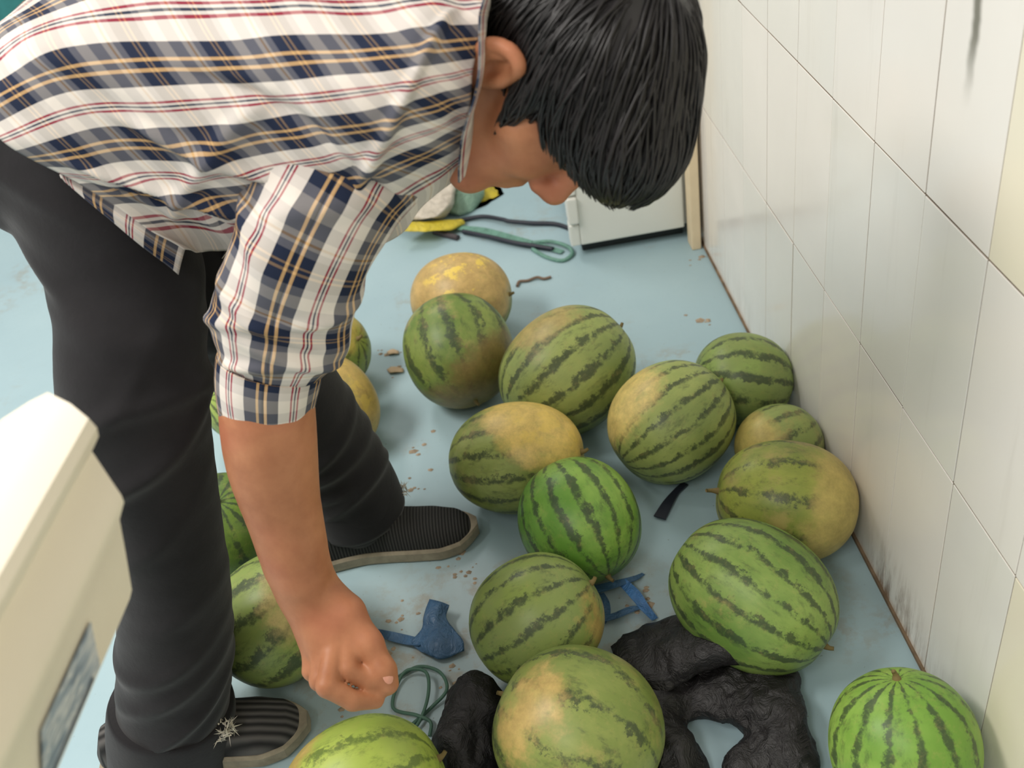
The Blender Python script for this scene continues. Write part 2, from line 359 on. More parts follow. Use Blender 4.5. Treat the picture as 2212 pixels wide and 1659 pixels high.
# ---------------------------------------------------------------- cream plastic machine close to the camera
CREAM = plain('cream_plastic', srgb(232, 224, 205), 0.45, 0.03, 5)
prof = np.array([(-0.4258, 0.6376, 0.8000), (-0.3852, 0.6282, 0.8350), (-0.3515, 0.6142, 0.8550), (-0.3341, 0.6111, 0.8620), (-0.3129, 0.5927, 0.8610), (-0.2980, 0.5775, 0.8560), (-0.2950, 0.5763, 0.8480), (-0.2984, 0.5796, 0.8380), (-0.3061, 0.5828, 0.8280), (-0.3103, 0.5837, 0.8230), (-0.3014, 0.5719, 0.8060), (-0.2950, 0.5636, 0.7940), (-0.2951, 0.5627, 0.7880), (-0.3047, 0.5633, 0.7720), (-0.3141, 0.5650, 0.7350), (-0.3220, 0.5624, 0.7000), (-0.4140, 0.5833, 0.6900), (-0.5195, 0.6850, 0.7200)])
w0 = np.array((-0.3257, 0.3940, 0.7720)) - np.array((-0.3047, 0.5633, 0.7720))
pm = empty('plastic_machine', tuple(np.r_[prof[:, :2].mean(0) + w0[:2], 0]))
tag(pm, 'cream plastic machine with a blue-grey sticker on its side, closest to the camera', 'machine')
n = len(prof)
V = np.concatenate([prof + np.array([0, 0, -0.004]) - 0.0 * w0, prof * 1.0 + w0 * 0.03, prof + w0 * 2.3, prof + w0 * 2.34 + np.array([0, 0, -0.01])])
cen = prof.mean(0); V[:n] = cen + (prof - cen) * 0.985 - w0 * 0.012
Fq = [tuple(range(n))[::-1]] + [(a * n + i, a * n + (i + 1) % n, (a + 1) * n + (i + 1) % n, (a + 1) * n + i) for a in range(3) for i in range(n)] + [tuple(range(3 * n, 4 * n))]
me = mesh_np('casing', V, Fq, CREAM); bmx = bmesh.new(); bmx.from_mesh(me); bmesh.ops.recalc_face_normals(bmx, faces=bmx.faces); bmx.to_mesh(me); bmx.free()
co = link('casing', me, pm); e = co.modifiers.new('es', 'EDGE_SPLIT'); e.split_angle = math.radians(38)
pc = cen + w0 * 1.6
link('pedestal', box_mesh('pedestal', (pc[0] - 0.16, pc[1] - 0.12, 0.03), (pc[0] - 0.04, pc[1] + 0.02, 0.74), CREAM, 0.01), pm)
link('foot', box_mesh('foot', (pc[0] - 0.22, pc[1] - 0.2, 0.0), (pc[0] + 0.0, pc[1] + 0.08, 0.03), CREAM, 0.01), pm)
# sticker: pale blue print with blurred dark marks, lying on the side face between the lip and the lower edge
a0, a1 = prof[13], prof[15]
def onside(t, s, off=0.0015):
    nn = nrm(np.cross(w0, a1 - a0)); nn = nn if nn[0] > 0 else -nn
    return a0 + (a1 - a0) * t + w0 * s + nn * off
N = NT('sticker_print', 0.5); uv = N.coord('UV'); no = N.noise(N.mapv(uv, (3.0, 5.0, 1)), 1.0, 2, 0.5, 0.6)
N.col(N.ramp(no, [(0.36, srgb(120, 134, 150)), (0.46, srgb(160, 172, 184)), (0.53, srgb(206, 208, 208)), (0.64, srgb(140, 152, 166))])); 
sv = [onside(t, s) for t, s in ((0.30, 0.42), (0.30, 0.92), (0.93, 1.02), (0.93, 0.42))]
link('sticker', mesh_np('sticker', sv, np.array([[0, 1, 2, 3]]), N.m, False, [(0, 0), (1, 0), (1, 1), (0, 1)]), pm)
bar = [onside(t, s, 0.0022) for t, s in ((0.84, 0.50), (0.84, 0.98), (0.90, 0.99), (0.90, 0.50))]
link('sticker_line', mesh_np('sticker_line', bar, np.array([[0, 1, 2, 3]]), plain('print_ink', srgb(96, 106, 120), 0.6), False), pm)

# ---------------------------------------------------------------- watermelons
LG = srgb(160, 172, 98); MG = srgb(130, 146, 82); DG = srgb(50, 62, 46); TAN = srgb(176, 158, 98); YEL = srgb(206, 178, 92); OL = srgb(132, 138, 70); BR = srgb(168, 140, 84)
STEMM = plain('dry_stem', srgb(120, 104, 62), 0.8); STEMG = plain('green_stem', srgb(84, 104, 56), 0.7)
def melon(i, loc, r, elong, axis, label, stem=None, **kw):
    """long axis along 'axis' (world), semi-axes r and r*elong; rests on the floor"""
    ax = Vector(axis).normalized(); q = ax.to_track_quat('Z', 'Y')
    a = r * elong; hz = math.sqrt((a * ax.z) ** 2 + r * r * (1 - ax.z ** 2))
    o = empty('watermelon', (loc[0], loc[1], 0)); tag(o, label, 'watermelon', 'watermelons scattered on the blue floor')
    nu, nv = 41, 56
    th = np.linspace(0, np.pi, nu); ph = np.linspace(0, 2 * np.pi, nv, endpoint=False)
    S = np.stack([np.sin(th)[:, None] * np.cos(ph), np.sin(th)[:, None] * np.sin(ph), np.cos(th)[:, None] + 0 * ph], -1)
    # rounder than an ellipsoid, faintly lobed, slightly dimpled poles
    rr = 1 + 0.012 * sinnoise(S * 1.0, 40 + i, 2.6, 2) + 0.006 * np.cos(9 * ph)[None, :] * np.sin(th)[:, None] ** 2
    sh = 1 + 0.035 * np.sin(th) ** 2 * np.cos(th) ** 2 * 4 * 0.6
    pole = 1 - 0.035 * np.exp(-(np.minimum(th, np.pi - th) / 0.22) ** 2)
    V = S * (rr * sh[:, None] * pole[:, None])[..., None] * np.array([r, r, a])
    M = np.array(q.to_matrix())
    kw = dict(kw)
    if 'spot' in kw and kw['spot'] is not None: kw['spot'] = tuple(M.T @ np.array(kw['spot']))
    me = mesh_np('rind', V.reshape(-1, 3), grid_faces(nu, nv, True), mat_melon(i, **{**dict(light=LG, mid=MG, dark=DG, tan=TAN), **kw}))
    W = V.reshape(-1, 3) @ M.T; z = -W[:, 2].min()
    body = link('rind', me); body.parent = o; body.location = (0, 0, z); body.rotation_mode = 'QUATERNION'; body.rotation_quaternion = q
    # stem stub and blossom scar
    s = 1 if stem is None else stem[0]; ln = 0.012 if stem is None else stem[1]
    p = np.array([[0, 0, a * 0.955], [0.001, 0.0, a * 0.965 + ln * 0.5], [0.3 * ln, 0.15 * ln, a * 0.965 + ln]]); p[:, 2] *= s
    Vs, _, _, _ = loft(p, [0.006, 0.0035, 0.0028], [0.006, 0.0035, 0.0028], (1, 0.1, 0), 8, 8)
    Vs = Vs.reshape(-1, 3); Fs = [tuple(f) for f in grid_faces(8, 8, True)] + [tuple(range(56, 64))]
    so = link('stem', mesh_np('stem', Vs, Fs, STEMG if stem and stem[1] > 0.02 else STEMM)); so.parent = o; so.location = (0, 0, z); so.rotation_mode = 'QUATERNION'; so.rotation_quaternion = q
    return o, z
ML = [
 # loc, r, elong, axis, label, kwargs
 ((-0.096, 1.897), 0.100, 1.10, (1, -0.25, 0.05), 'tan-brown watermelon with yellow blotches, farthest back near the plastic sacks', dict(nst=14, cover=0.35, tanamt=0.55, spot=(0.1, -0.35, 1.0), spotsize=1.05, spotcol=srgb(196, 164, 104), blotch=1.0, light=OL, mid=srgb(104, 112, 54))),
 ((-0.112, 1.682), 0.109, 1.06, (0.15, -0.75, -0.5), 'olive green watermelon with broken stripes, directly in front of the tan one', dict(nst=12, cover=0.52, tanamt=0.34, spot=(0.55, -0.6, -0.5), spotsize=0.75, spotcol=srgb(126, 108, 62), warp=1.5, light=srgb(134, 150, 76), mid=srgb(100, 124, 56))),
 ((0.088, 1.538), 0.115, 1.16, (0.86, 0.35, 0.36), 'large bright green watermelon with bold diagonal stripes, right of the olive one', dict(nst=15, cover=0.55, tanamt=0.10, spot=(-0.35, 0.2, 0.95), spotsize=0.22)),
 ((0.245, 1.360), 0.104, 1.08, (0.85, 0.35, 0.30), 'green watermelon with a pale yellow spot on its left shoulder, lying above the dark strip', dict(nst=18, cover=0.46, tanamt=0.16, spot=(-0.85, 0.1, 0.6), spotsize=0.34, spotcol=srgb(222, 198, 122), warp=1.4)),
 ((0.402, 1.470), 0.085, 1.06, (-0.95, 0.1, 0.28), 'small light green watermelon with a thin stem, farthest back against the tiled wall', dict(nst=12, cover=0.5, tanamt=0.02, stem=(1, 0.028), light=srgb(146, 172, 88))),
 ((0.414, 1.290), 0.071, 1.05, (0.9, 0.3, 0.15), 'small pale watermelon against the tiles, half hidden behind a yellowish one', dict(nst=12, cover=0.34, tanamt=0.4, spot=(-0.8, -0.2, 0.3), spotsize=0.5, spotcol=srgb(186, 168, 96))),
 ((0.378, 1.135), 0.095, 1.16, (-0.95, 0.22, 0.22), 'yellowish watermelon with a stem stub, beside the soiled foot of the tiled wall', dict(nst=10, cover=0.36, tanamt=0.48, spot=(0.85, -0.35, -0.1), spotsize=0.78, spotcol=srgb(190, 172, 100), stem=(1, 0.02), light=srgb(158, 166, 76), mid=srgb(122, 136, 62))),
 ((0.272, 0.955), 0.102, 1.18, (0.62, -0.62, -0.28), 'large green watermelon with broken stripes, leaning over the hood of the black bag', dict(nst=16, cover=0.48, tanamt=0.14, warp=1.4, light=srgb(140, 164, 84), mid=srgb(104, 136, 62))),
 ((-0.030, 1.345), 0.097, 1.24, (0.93, -0.25, 0.12), 'watermelon with a yellow top, touching the toe of the dark shoe', dict(nst=14, cover=0.42, tanamt=0.25, spot=(0.55, 0.1, 0.85), spotsize=0.56, spotcol=srgb(220, 190, 108), blotch=0.4, mid=srgb(116, 130, 58))),
 ((0.054, 1.166), 0.097, 1.04, (0.25, -0.72, -0.45), 'bright green round watermelon with vertical dark stripes, in the middle of the floor', dict(nst=16, cover=0.5, tanamt=0.06, light=srgb(148, 184, 84), mid=srgb(96, 142, 54))),
 ((-0.037, 0.985), 0.093, 1.06, (0.9, 0.2, 0.38), 'green watermelon with thin dark slanting stripes, behind the large near one', dict(nst=14, cover=0.40, tanamt=0.12, spot=(0.9, -0.35, 0.1), spotsize=0.10, spotcol=srgb(180, 156, 92), light=srgb(140, 160, 76))),
 ((-0.004, 0.782), 0.107, 1.02, (-0.75, 0.5, 0.2), 'dull olive round watermelon with sandy scuffs, lying on the black bag', dict(nst=10, cover=0.30, tanamt=0.30, spot=(-0.55, -0.2, 0.8), spotsize=0.16, spotcol=srgb(186, 160, 98), warp=1.8, light=srgb(140, 150, 80), mid=srgb(112, 130, 62))),
 ((-0.283, 0.742), 0.100, 1.08, (0.93, 0.25, 0.2), 'pale lime watermelon cut off by the bottom edge, beside the ribbed shoe', dict(nst=10, cover=0.30, tanamt=0.10, spot=(-0.95, 0.2, 0.2), spotsize=0.3, spotcol=srgb(186, 160, 92), light=srgb(174, 192, 88), mid=srgb(150, 172, 76), dark=srgb(88, 108, 54))),
 ((0.385, 0.695), 0.089, 1.04, (0.0, 0.45, 0.9), 'vivid green watermelon in the lower corner by the cream tiles', dict(nst=14, cover=0.44, tanamt=0.02, light=srgb(150, 184, 84), mid=srgb(108, 150, 58))),
 ((-0.425, 1.068), 0.098, 1.06, (0.85, 0.1, 0.5), 'dark green watermelon with a sandy scar, between the near leg and the hanging hand', dict(nst=12, cover=0.6, tanamt=0.1, spot=(0.62, -0.45, 0.62), spotsize=0.24, spotcol=srgb(190, 172, 112), light=srgb(140, 160, 78))),
 ((-0.535, 1.285), 0.094, 1.08, (0.2, -0.3, 0.9), 'dark green watermelon behind the near shin, left of the bare forearm', dict(nst=14, cover=0.62, tanamt=0.05, light=srgb(110, 136, 56), mid=srgb(86, 112, 48))),
 ((-0.545, 1.675), 0.088, 1.05, (-0.6, -0.5, 0.5), 'light green watermelon peeping out left of the rolled cuff', dict(nst=12, cover=0.42, tanamt=0.1, light=srgb(158, 178, 88), stem=(1, 0.03))),
 ((-0.392, 1.790), 0.090, 1.06, (0.8, -0.3, 0.4), 'yellow-topped watermelon peeping out right of the rolled cuff', dict(nst=10, cover=0.34, tanamt=0.15, spot=(0.1, -0.1, 1.0), spotsize=0.6, spotcol=srgb(206, 184, 92), light=srgb(150, 166, 76))),
 ((-0.372, 1.590), 0.092, 1.12, (0.35, -0.5, -0.6), 'tan speckled watermelon half hidden behind the far shin', dict(nst=14, cover=0.3, tanamt=0.5, spot=(0.5, -0.5, 0.65), spotsize=0.95, spotcol=srgb(196, 166, 96), blotch=0.5)),
]
for i, (loc, r, el, ax, lab, kw) in enumerate(ML): melon(i, loc, r, el, ax, lab, **kw)

# ---------------------------------------------------------------- litter on the floor
def ribbon(name, pts, width, mat, parent=None, n=40, thick=0.0012, twist=0.0):
    """flat strap following pts (spline), real thickness"""
    P = catmull(np.array(pts, float), n); T = nrm(np.gradient(P, axis=0)); W = nrm(np.cross(T, [0, 0, 1.0]))
    if twist:
        a = twist * np.linspace(-1, 1, n); Nn = np.cross(W, T); W = W * np.cos(a)[:, None] + Nn * np.sin(a)[:, None]
    wd = (np.asarray(width) if np.ndim(width) else np.full(n, width))
    if len(wd) != n: wd = np.interp(np.linspace(0, 1, n), np.linspace(0, 1, len(wd)), wd)
    up = np.array([0, 0, thick])
    rows = np.stack([P - W * wd[:, None] / 2, P + W * wd[:, None] / 2, P + W * wd[:, None] / 2 + up, P - W * wd[:, None] / 2 + up], 1)
    Fr = [tuple(f) for f in grid_faces(n, 4, True)] + [(0, 1, 2, 3), (4 * n - 1, 4 * n - 2, 4 * n - 3, 4 * n - 4)]
    return link(name, mesh_np(name, rows.reshape(-1, 3), Fr, mat, False), parent)
def cord(name, pts, r, mat, parent=None, n=60):
    V, _, _, _ = loft(np.array(pts, float), [r] * len(pts), [r] * len(pts), (0.1, 0.2, 1), n, 8)
    Fr = [tuple(f) for f in grid_faces(n, 8, True)] + [tuple(range(8))[::-1], tuple(range(8 * n - 8, 8 * n))]
    return link(name, mesh_np(name, V.reshape(-1, 3), Fr, mat), parent)
BLACKN = mat_film('black_bag_film', srgb(30, 28, 29), 0.5); BLUEF = mat_film('blue_film', srgb(72, 108, 144), 0.4); BLUEB = mat_film('bright_blue_film', srgb(78, 128, 186), 0.4)
GREENS = plain('dark_green_cord', srgb(70, 104, 88), 0.6); GREENL = mat_film('sea_green_strap', srgb(112, 158, 142), 0.4); INK = plain('navy_black_plastic', srgb(34, 38, 50), 0.5)
TWIG = plain('brown_twig', srgb(120, 100, 84), 0.9)

# black bag: crumpled lumps with a raised flap
sd = SDF((-0.24, 0.60, 0.0), (0.36, 1.02, 0.14), 0.004)
def zz(p, dz): return (p[0], p[1], dz)
sd.ell(zz((-0.1566, 0.8505, 0.0300), .028), (0.040, 0.075, 0.042), k=0.03)
sd.ell(zz((-0.1415, 0.9007, 0.0300), .03), (0.030, 0.045, 0.045), k=0.03)
sd.ell(zz((-0.0229, 0.7733, 0.0000), .003), (0.16, 0.05, 0.013), k=0.03)
sd.ell(zz((0.1141, 0.8047, 0.0200), .02), (0.030, 0.085, 0.034), k=0.03)
sd.ell(zz((0.1557, 0.8873, 0.0200), .018), (0.060, 0.055, 0.030), k=0.03)
sd.ell(zz((0.2455, 0.8533, 0.0200), .022), (0.070, 0.060, 0.034), k=0.03)
sd.ell(zz((0.2706, 0.7886, 0.0200), .018), (0.035, 0.060, 0.028), k=0.03)
sd.ell(zz((0.2349, 0.7533, 0.0200), .014), (0.055, 0.040, 0.020), k=0.02)
V, Fq = sd.mesh(); Nn = vnormals(V, Fq); V = V + Nn * (0.009 * sinnoise(V, 3, 45, 3) + 0.006 * (0.5 - np.abs(sinnoise(V, 9, 110, 3))))[:, None]; V[:, 2] = np.maximum(V[:, 2], 0.001)
bb = empty('black_bag', zz((0.1254, 0.8457, 0.0000), 0)); tag(bb, 'crumpled black plastic bag with a raised flap, spread under and beside the near melons', 'bag')
link('bag_body', mesh_np('bag_body', V, Fq, BLACKN), bb)
flap = np.array([[(0.0665, 0.9836, 0.0080), (0.1186, 0.9968, 0.0300), (0.1632, 0.9879, 0.0500), (0.2080, 0.9574, 0.0660), (0.2436, 0.9150, 0.0700)],
                 [(0.0675, 0.9471, 0.0300), (0.1111, 0.9347, 0.0550), (0.1573, 0.9254, 0.0800), (0.2037, 0.9113, 0.0950), (0.2430, 0.8841, 0.0980)],
                 [(0.0758, 0.9166, 0.0350), (0.1099, 0.8800, 0.0580), (0.1556, 0.8756, 0.0820), (0.2042, 0.8757, 0.0960), (0.2465, 0.8674, 0.0980)],
                 [(0.0959, 0.8842, 0.0300), (0.1181, 0.8608, 0.0450), (0.1585, 0.8645, 0.0600), (0.2051, 0.8691, 0.0720), (0.2491, 0.8654, 0.0750)]])
G = catmull(np.stack([catmull(r, 30) for r in flap]), 20); Vf = G.reshape(-1, 3); Ff = grid_faces(20, 30); Nn = vnormals(Vf, Ff); Vf = Vf + Nn * (0.006 * sinnoise(Vf, 5, 60, 3) + 0.005 * (0.5 - np.abs(sinnoise(Vf, 15, 110, 3))))[:, None]
fo = link('bag_flap', mesh_np('bag_flap', Vf, Ff, BLACKN), bb); sm = fo.modifiers.new('s', 'SOLIDIFY'); sm.thickness = 0.002

# torn blue film beside the hand, and a second piece behind the striped melon
def film(name, rows, mat, label, cat, seed, amp=0.004, nu=22, nv=22):
    G = catmull(np.stack([catmull(np.array(r, float), nv) for r in rows]), nu); Vf = G.reshape(-1, 3); Vf[:, 2] += amp * (1 + sinnoise(Vf, seed, 90, 3)) + 0.002
    o = link(name, mesh_np(name, Vf, grid_faces(nu, nv), mat)); s_ = o.modifiers.new('s', 'SOLIDIFY'); s_.thickness = 0.0012
    if label: tag(o, label, cat)
    return o
film('blue_plastic_scrap', [[(-0.2032, 1.1195, 0.0220), (-0.1878, 1.1087, 0.0260), (-0.1726, 1.1047, 0.0200)], [(-0.2148, 1.0921, 0.0200), (-0.1960, 1.0764, 0.0280), (-0.1791, 1.0846, 0.0140)], [(-0.2198, 1.0745, 0.0120), (-0.1945, 1.0596, 0.0200), (-0.1670, 1.0591, 0.0100)], [(-0.2376, 1.0556, 0.0060), (-0.1962, 1.0314, 0.0160), (-0.1561, 1.0383, 0.0080)], [(-0.2228, 1.0348, 0.0020), (-0.1952, 1.0143, 0.0060), (-0.1562, 1.0236, 0.0040)]], BLUEF, 'torn dark blue plastic scrap lying beside the hanging hand', 'scrap', 11)
ribbon('blue_plastic_strip', [(-0.2932, 1.0916, 0.0060), (-0.2666, 1.0749, 0.0080), (-0.2412, 1.0636, 0.0060), (-0.2183, 1.0484, 0.0120)], [0.010, 0.016, 0.020, 0.022], BLUEF, None, 20, 0.001, 0.5)['label'] = 'narrow dark blue plastic strip trailing from under the fingers'
bpy.data.objects['blue_plastic_strip']['category'] = 'strip'
b2 = empty('blue_plastic_tangle', zz((0.1022, 1.0724, 0.0000), 0)); tag(b2, 'tangled bright blue plastic ribbons behind the black bag flap', 'ribbon')
ribbon('ribbon', [(0.0592, 1.0976, 0.0100), (0.0934, 1.0990, 0.0140), (0.1243, 1.1056, 0.0120), (0.1412, 1.1173, 0.0060)], [0.018, 0.014, 0.01, 0.006], BLUEF, b2, 24)
ribbon('ribbon', [(0.1050, 1.1021, 0.0120), (0.1190, 1.0690, 0.0160), (0.1285, 1.0447, 0.0120), (0.1402, 1.0231, 0.0060)], [0.014, 0.018, 0.016, 0.014], BLUEB, b2, 24, 0.001, 0.4)
ribbon('ribbon', [(0.0531, 1.0404, 0.0060), (0.0786, 1.0388, 0.0100), (0.1051, 1.0443, 0.0120), (0.1236, 1.0458, 0.0120)], [0.010, 0.012, 0.012, 0.006], BLUEF, b2, 24)
ribbon('ribbon', [(0.0628, 1.0888, 0.0080), (0.0667, 1.0669, 0.0100), (0.0658, 1.0499, 0.0080), (0.0580, 1.0355, 0.0050)], [0.02, 0.022, 0.02, 0.016], BLUEF, b2, 24)
# green cord loops below the hand
cord('loose_string', [(-0.2604, 0.9999, 0.0040), (-0.2276, 1.0106, 0.0060), (-0.1950, 0.9888, 0.0120), (-0.1856, 0.9535, 0.0140), (-0.2121, 0.9321, 0.0060), (-0.2473, 0.9048, 0.0040), (-0.2556, 0.8872, 0.0040), (-0.2290, 0.9088, 0.0100), (-0.2131, 0.9494, 0.0160), (-0.2151, 0.9884, 0.0180), (-0.2444, 1.0025, 0.0120), (-0.2615, 0.9833, 0.0060), (-0.2676, 0.9446, 0.0040), (-0.2318, 0.9198, 0.0120), (-0.2125, 0.9069, 0.0080), (-0.2152, 0.8870, 0.0040)], 0.0026, GREENS, None, 150)
tag(bpy.data.objects['loose_string'], 'thin dark green string lying in loops below the hand', 'string')
# dark strip under the spotted melon
tag(ribbon('black_plastic_strip', [(0.2537, 1.3075, 0.0040), (0.2327, 1.2876, 0.0060), (0.2123, 1.2611, 0.0080), (0.1929, 1.2355, 0.0040)], [0.012, 0.012, 0.018, 0.022], INK, None, 20, 0.003), 'short dark plastic strip poking out under the spotted melon', 'strip')
# straps in front of the sacks
cord('dark_strap', [(-0.0964, 2.4450, 0.0060), (-0.0275, 2.4380, 0.0100), (0.0252, 2.3941, 0.0140), (0.0421, 2.3810, 0.0120), (0.0999, 2.3564, 0.0080), (0.1574, 2.3335, 0.0060), (0.1947, 2.2927, 0.0040)], 0.006, INK, None, 60); tag(bpy.data.objects['dark_strap'], 'dark strap lying on the floor from the sacks to the white cabinet', 'strap')
gs = empty('green_strap', zz((0.0350, 2.3240, 0.0000), 0)); tag(gs, 'sea-green strap looping on the floor in front of the sacks', 'strap')
ribbon('strap_run', [(-0.0919, 2.3985, 0.0100), (-0.0331, 2.3648, 0.0080), (0.0227, 2.3122, 0.0060), (0.0664, 2.2714, 0.0060), (0.1144, 2.2290, 0.0050), (0.1553, 2.1876, 0.0040)], [0.02, 0.028, 0.034, 0.028, 0.02, 0.016], GREENL, gs, 40)
cord('strap_loop', [(0.0886, 2.2584, 0.0060), (0.1338, 2.2394, 0.0100), (0.1696, 2.2023, 0.0100), (0.1770, 2.1691, 0.0060), (0.1498, 2.1477, 0.0040), (0.1139, 2.1789, 0.0040), (0.0850, 2.2276, 0.0050)], 0.005, GREENL, gs, 50)
cord('dark_edge', [(-0.0812, 2.3774, 0.0080), (-0.0122, 2.3139, 0.0120), (0.0429, 2.2640, 0.0120), (0.0974, 2.2284, 0.0100), (0.1349, 2.2042, 0.0080)], 0.006, INK, gs, 40)
cord('dark_stub', [(-0.1563, 2.4091, 0.0060), (-0.1300, 2.3800, 0.0080), (-0.0952, 2.3505, 0.0060)], 0.008, plain('dark_brown_plastic', srgb(64, 56, 58), 0.6), None, 16); tag(bpy.data.objects['dark_stub'], 'short dark stub of plastic under the yellow sack', 'scrap')
tag(cord('twig', [(0.0302, 2.0671, 0.0040), (0.0377, 2.0844, 0.0050), (0.0575, 2.0837, 0.0040), (0.0805, 2.0877, 0.0060), (0.0960, 2.0792, 0.0040), (0.1130, 2.0821, 0.0040)], 0.0035, TWIG, None, 40), 'short crooked brown twig on the bare floor behind the melons', 'twig')
# crumbs of soil and dry leaf
rc = np.random.default_rng(4); Vc = []; Fc = []
spots = [(-0.2672, 1.8839, 0.0000), (-0.2551, 1.8124, 0.0000), (-0.2282, 1.5440, 0.0000), (-0.1746, 1.2608, 0.0000), (-0.1619, 1.1928, 0.0000), (-0.1435, 1.1729, 0.0000), (-0.2683, 1.0460, 0.0000), (-0.2530, 1.1223, 0.0000), (0.1423, 1.0877, 0.0000), (0.1481, 1.0622, 0.0000), (-0.1765, 0.9788, 0.0000), (-0.3447, 0.9386, 0.0000), (0.4501, 2.0509, 0.0000), (-0.1741, 1.8590, 0.0000), (-0.0771, 1.5188, 0.0000), (-0.2238, 1.4422, 0.0000), (-0.4805, 1.5632, 0.0000), (0.4198, 1.8011, 0.0000)]
for c in spots:
    for k in range(6):
        x, y = c[0] + rc.normal(0, 0.018), c[1] + rc.normal(0, 0.018); s_ = rc.uniform(0.0012, 0.0042) * (1.8 if k == 0 else 1); b = len(Vc)
        for a in range(5): Vc.append((x + s_ * 1.5 * math.cos(a * 1.257 + k), y + s_ * math.sin(a * 1.257 + k) * rc.uniform(0.7, 1.6), 0.0004))
        Vc.append((x, y, s_ * 0.7)); Fc += [(b + a, b + (a + 1) % 5, b + 5) for a in range(5)]
cro = link('soil_crumbs', mesh_np('soil_crumbs', Vc, Fc, plain('soil', srgb(164, 146, 124), 0.95, 0.3, 40), False)); tag(cro, 'tan soil crumbs and leaf bits strewn over the blue floor', 'soil', kind='stuff')
LEAF = plain('dry_leaf', srgb(196, 172, 140), 0.9)
film('dry_leaf_bit', [[(-0.2816, 1.8868, 0.0010), (-0.2689, 1.8925, 0.0020), (-0.2545, 1.8822, 0.0010)], [(-0.2774, 1.8746, 0.0010), (-0.2666, 1.8721, 0.0030), (-0.2545, 1.8713, 0.0010)]], LEAF, 'small dry leaf bit, farther of two left of the olive melon', 'leaf', 21, 0.001, 6, 6)
film('dry_leaf_bit', [[(-0.2814, 1.8189, 0.0010), (-0.2669, 1.8254, 0.0020), (-0.2447, 1.8114, 0.0010)], [(-0.2752, 1.8032, 0.0010), (-0.2606, 1.7995, 0.0030), (-0.2448, 1.7976, 0.0010)]], LEAF, 'dry leaf bit touching the left side of the olive melon', 'leaf', 22, 0.001, 6, 6)

# ---------------------------------------------------------------- plastic sacks behind the man
def sack(name, pts, mat, label, seed, amp=0.012):
    bm = bmesh.new()
    for p in pts: bm.verts.new(p)
    r_ = bmesh.ops.convex_hull(bm, input=bm.verts[:])
    loose = [v for v in bm.verts if not v.link_faces]; bmesh.ops.delete(bm, geom=loose, context='VERTS')
    bmesh.ops.subdivide_edges(bm, edges=bm.edges[:], cuts=7, use_grid_fill=True)
    bmesh.ops.triangulate(bm, faces=bm.faces[:])
    for _ in range(2): bmesh.ops.smooth_vert(bm, verts=bm.verts[:], factor=0.5, use_axis_x=True, use_axis_y=True, use_axis_z=True)
    bmesh.ops.recalc_face_normals(bm, faces=bm.faces[:])
    me = bpy.data.meshes.new(name); bm.to_mesh(me); bm.free()
    V = np.zeros(len(me.vertices) * 3); me.vertices.foreach_get('co', V); V = V.reshape(-1, 3)
    me.calc_loop_triangles(); Fx = np.array([list(t.vertices) for t in me.loop_triangles]); Nn = vnormals(V, Fx)
    V = V + Nn * (amp * (np.abs(sinnoise(V, seed, 26, 3)) - 0.5))[:, None]; V[:, 2] = np.maximum(V[:, 2], 0.002)
    me.vertices.foreach_set('co', V.ravel()); me.polygons.foreach_set('use_smooth', np.ones(len(me.polygons), bool)); me.materials.append(mat); me.update()
    c = V.mean(0); e_ = empty(name, (c[0], c[1], 0)); tag(e_, label, 'sack', 'plastic sacks heaped behind the man'); link('sack_skin', me, e_)
    return e_
sack('plastic_sack', [(-0.2309, 2.4000, 0.0636), (-0.1867, 2.3700, 0.0623), (-0.1397, 2.3700, 0.0558), (-0.0983, 2.4200, 0.0709), (-0.0696, 2.5000, 0.0914), (-0.1804, 2.5500, 0.1055), (-0.2827, 2.6000, 0.1018), (-0.3133, 2.5000, 0.0728), (-0.2362, 2.7500, 0.1381), (-0.0991, 2.7200, 0.0973), (-0.0995, 2.7500, -0.1385), (-0.3581, 2.7500, -0.1036)], mat_film('pearl_white_film', srgb(206, 196, 180), 0.28), 'pearly white plastic sack on the heap, closest to the shirt sleeve', 31)
sack('plastic_sack', [(-0.1219, 2.4800, 0.0153), (-0.0846, 2.5000, 0.0562), (-0.0548, 2.5400, 0.0698), (-0.0238, 2.5600, 0.0573), (-0.0179, 2.5400, 0.0240), (-0.0487, 2.4800, 0.0010), (-0.0895, 2.4600, 0.0052), (-0.0537, 2.7800, 0.0340), (0.0034, 2.7500, -0.0219), (-0.0245, 2.7800, -0.1216)], mat_film('pale_green_film', srgb(140, 172, 152), 0.28), 'pale green plastic sack wedged between white and yellow sacks', 32)
sack('plastic_sack', [(-0.0491, 2.5000, -0.0090), (-0.0274, 2.5800, 0.0276), (-0.0001, 2.6000, 0.0270), (0.0505, 2.5600, -0.0101), (0.0004, 2.5200, -0.0118), (-0.0664, 2.4900, -0.0175), (-0.0768, 2.5200, -0.0138), (0.0274, 2.7200, -0.0718), (-0.0241, 2.7400, -0.1019)], mat_film('yellow_film', srgb(212, 190, 54), 0.35), 'yellow plastic sack with a pointed corner below the chin', 33, 0.008)
sack('plastic_sack', [(-0.2546, 2.3600, 0.0553), (-0.2331, 2.3700, 0.0714), (-0.1586, 2.3700, 0.0515), (-0.0765, 2.4200, 0.0205), (-0.0724, 2.4200, 0.0087), (-0.1096, 2.3700, 0.0216), (-0.1732, 2.3400, 0.0432), (-0.2203, 2.3500, 0.0471), (-0.1971, 2.4200, 0.0358), (-0.0909, 2.4600, -0.0028)], mat_film('bright_yellow_film', srgb(222, 200, 60), 0.35), 'flattened bright yellow sack on the floor under the white sack', 34, 0.006)

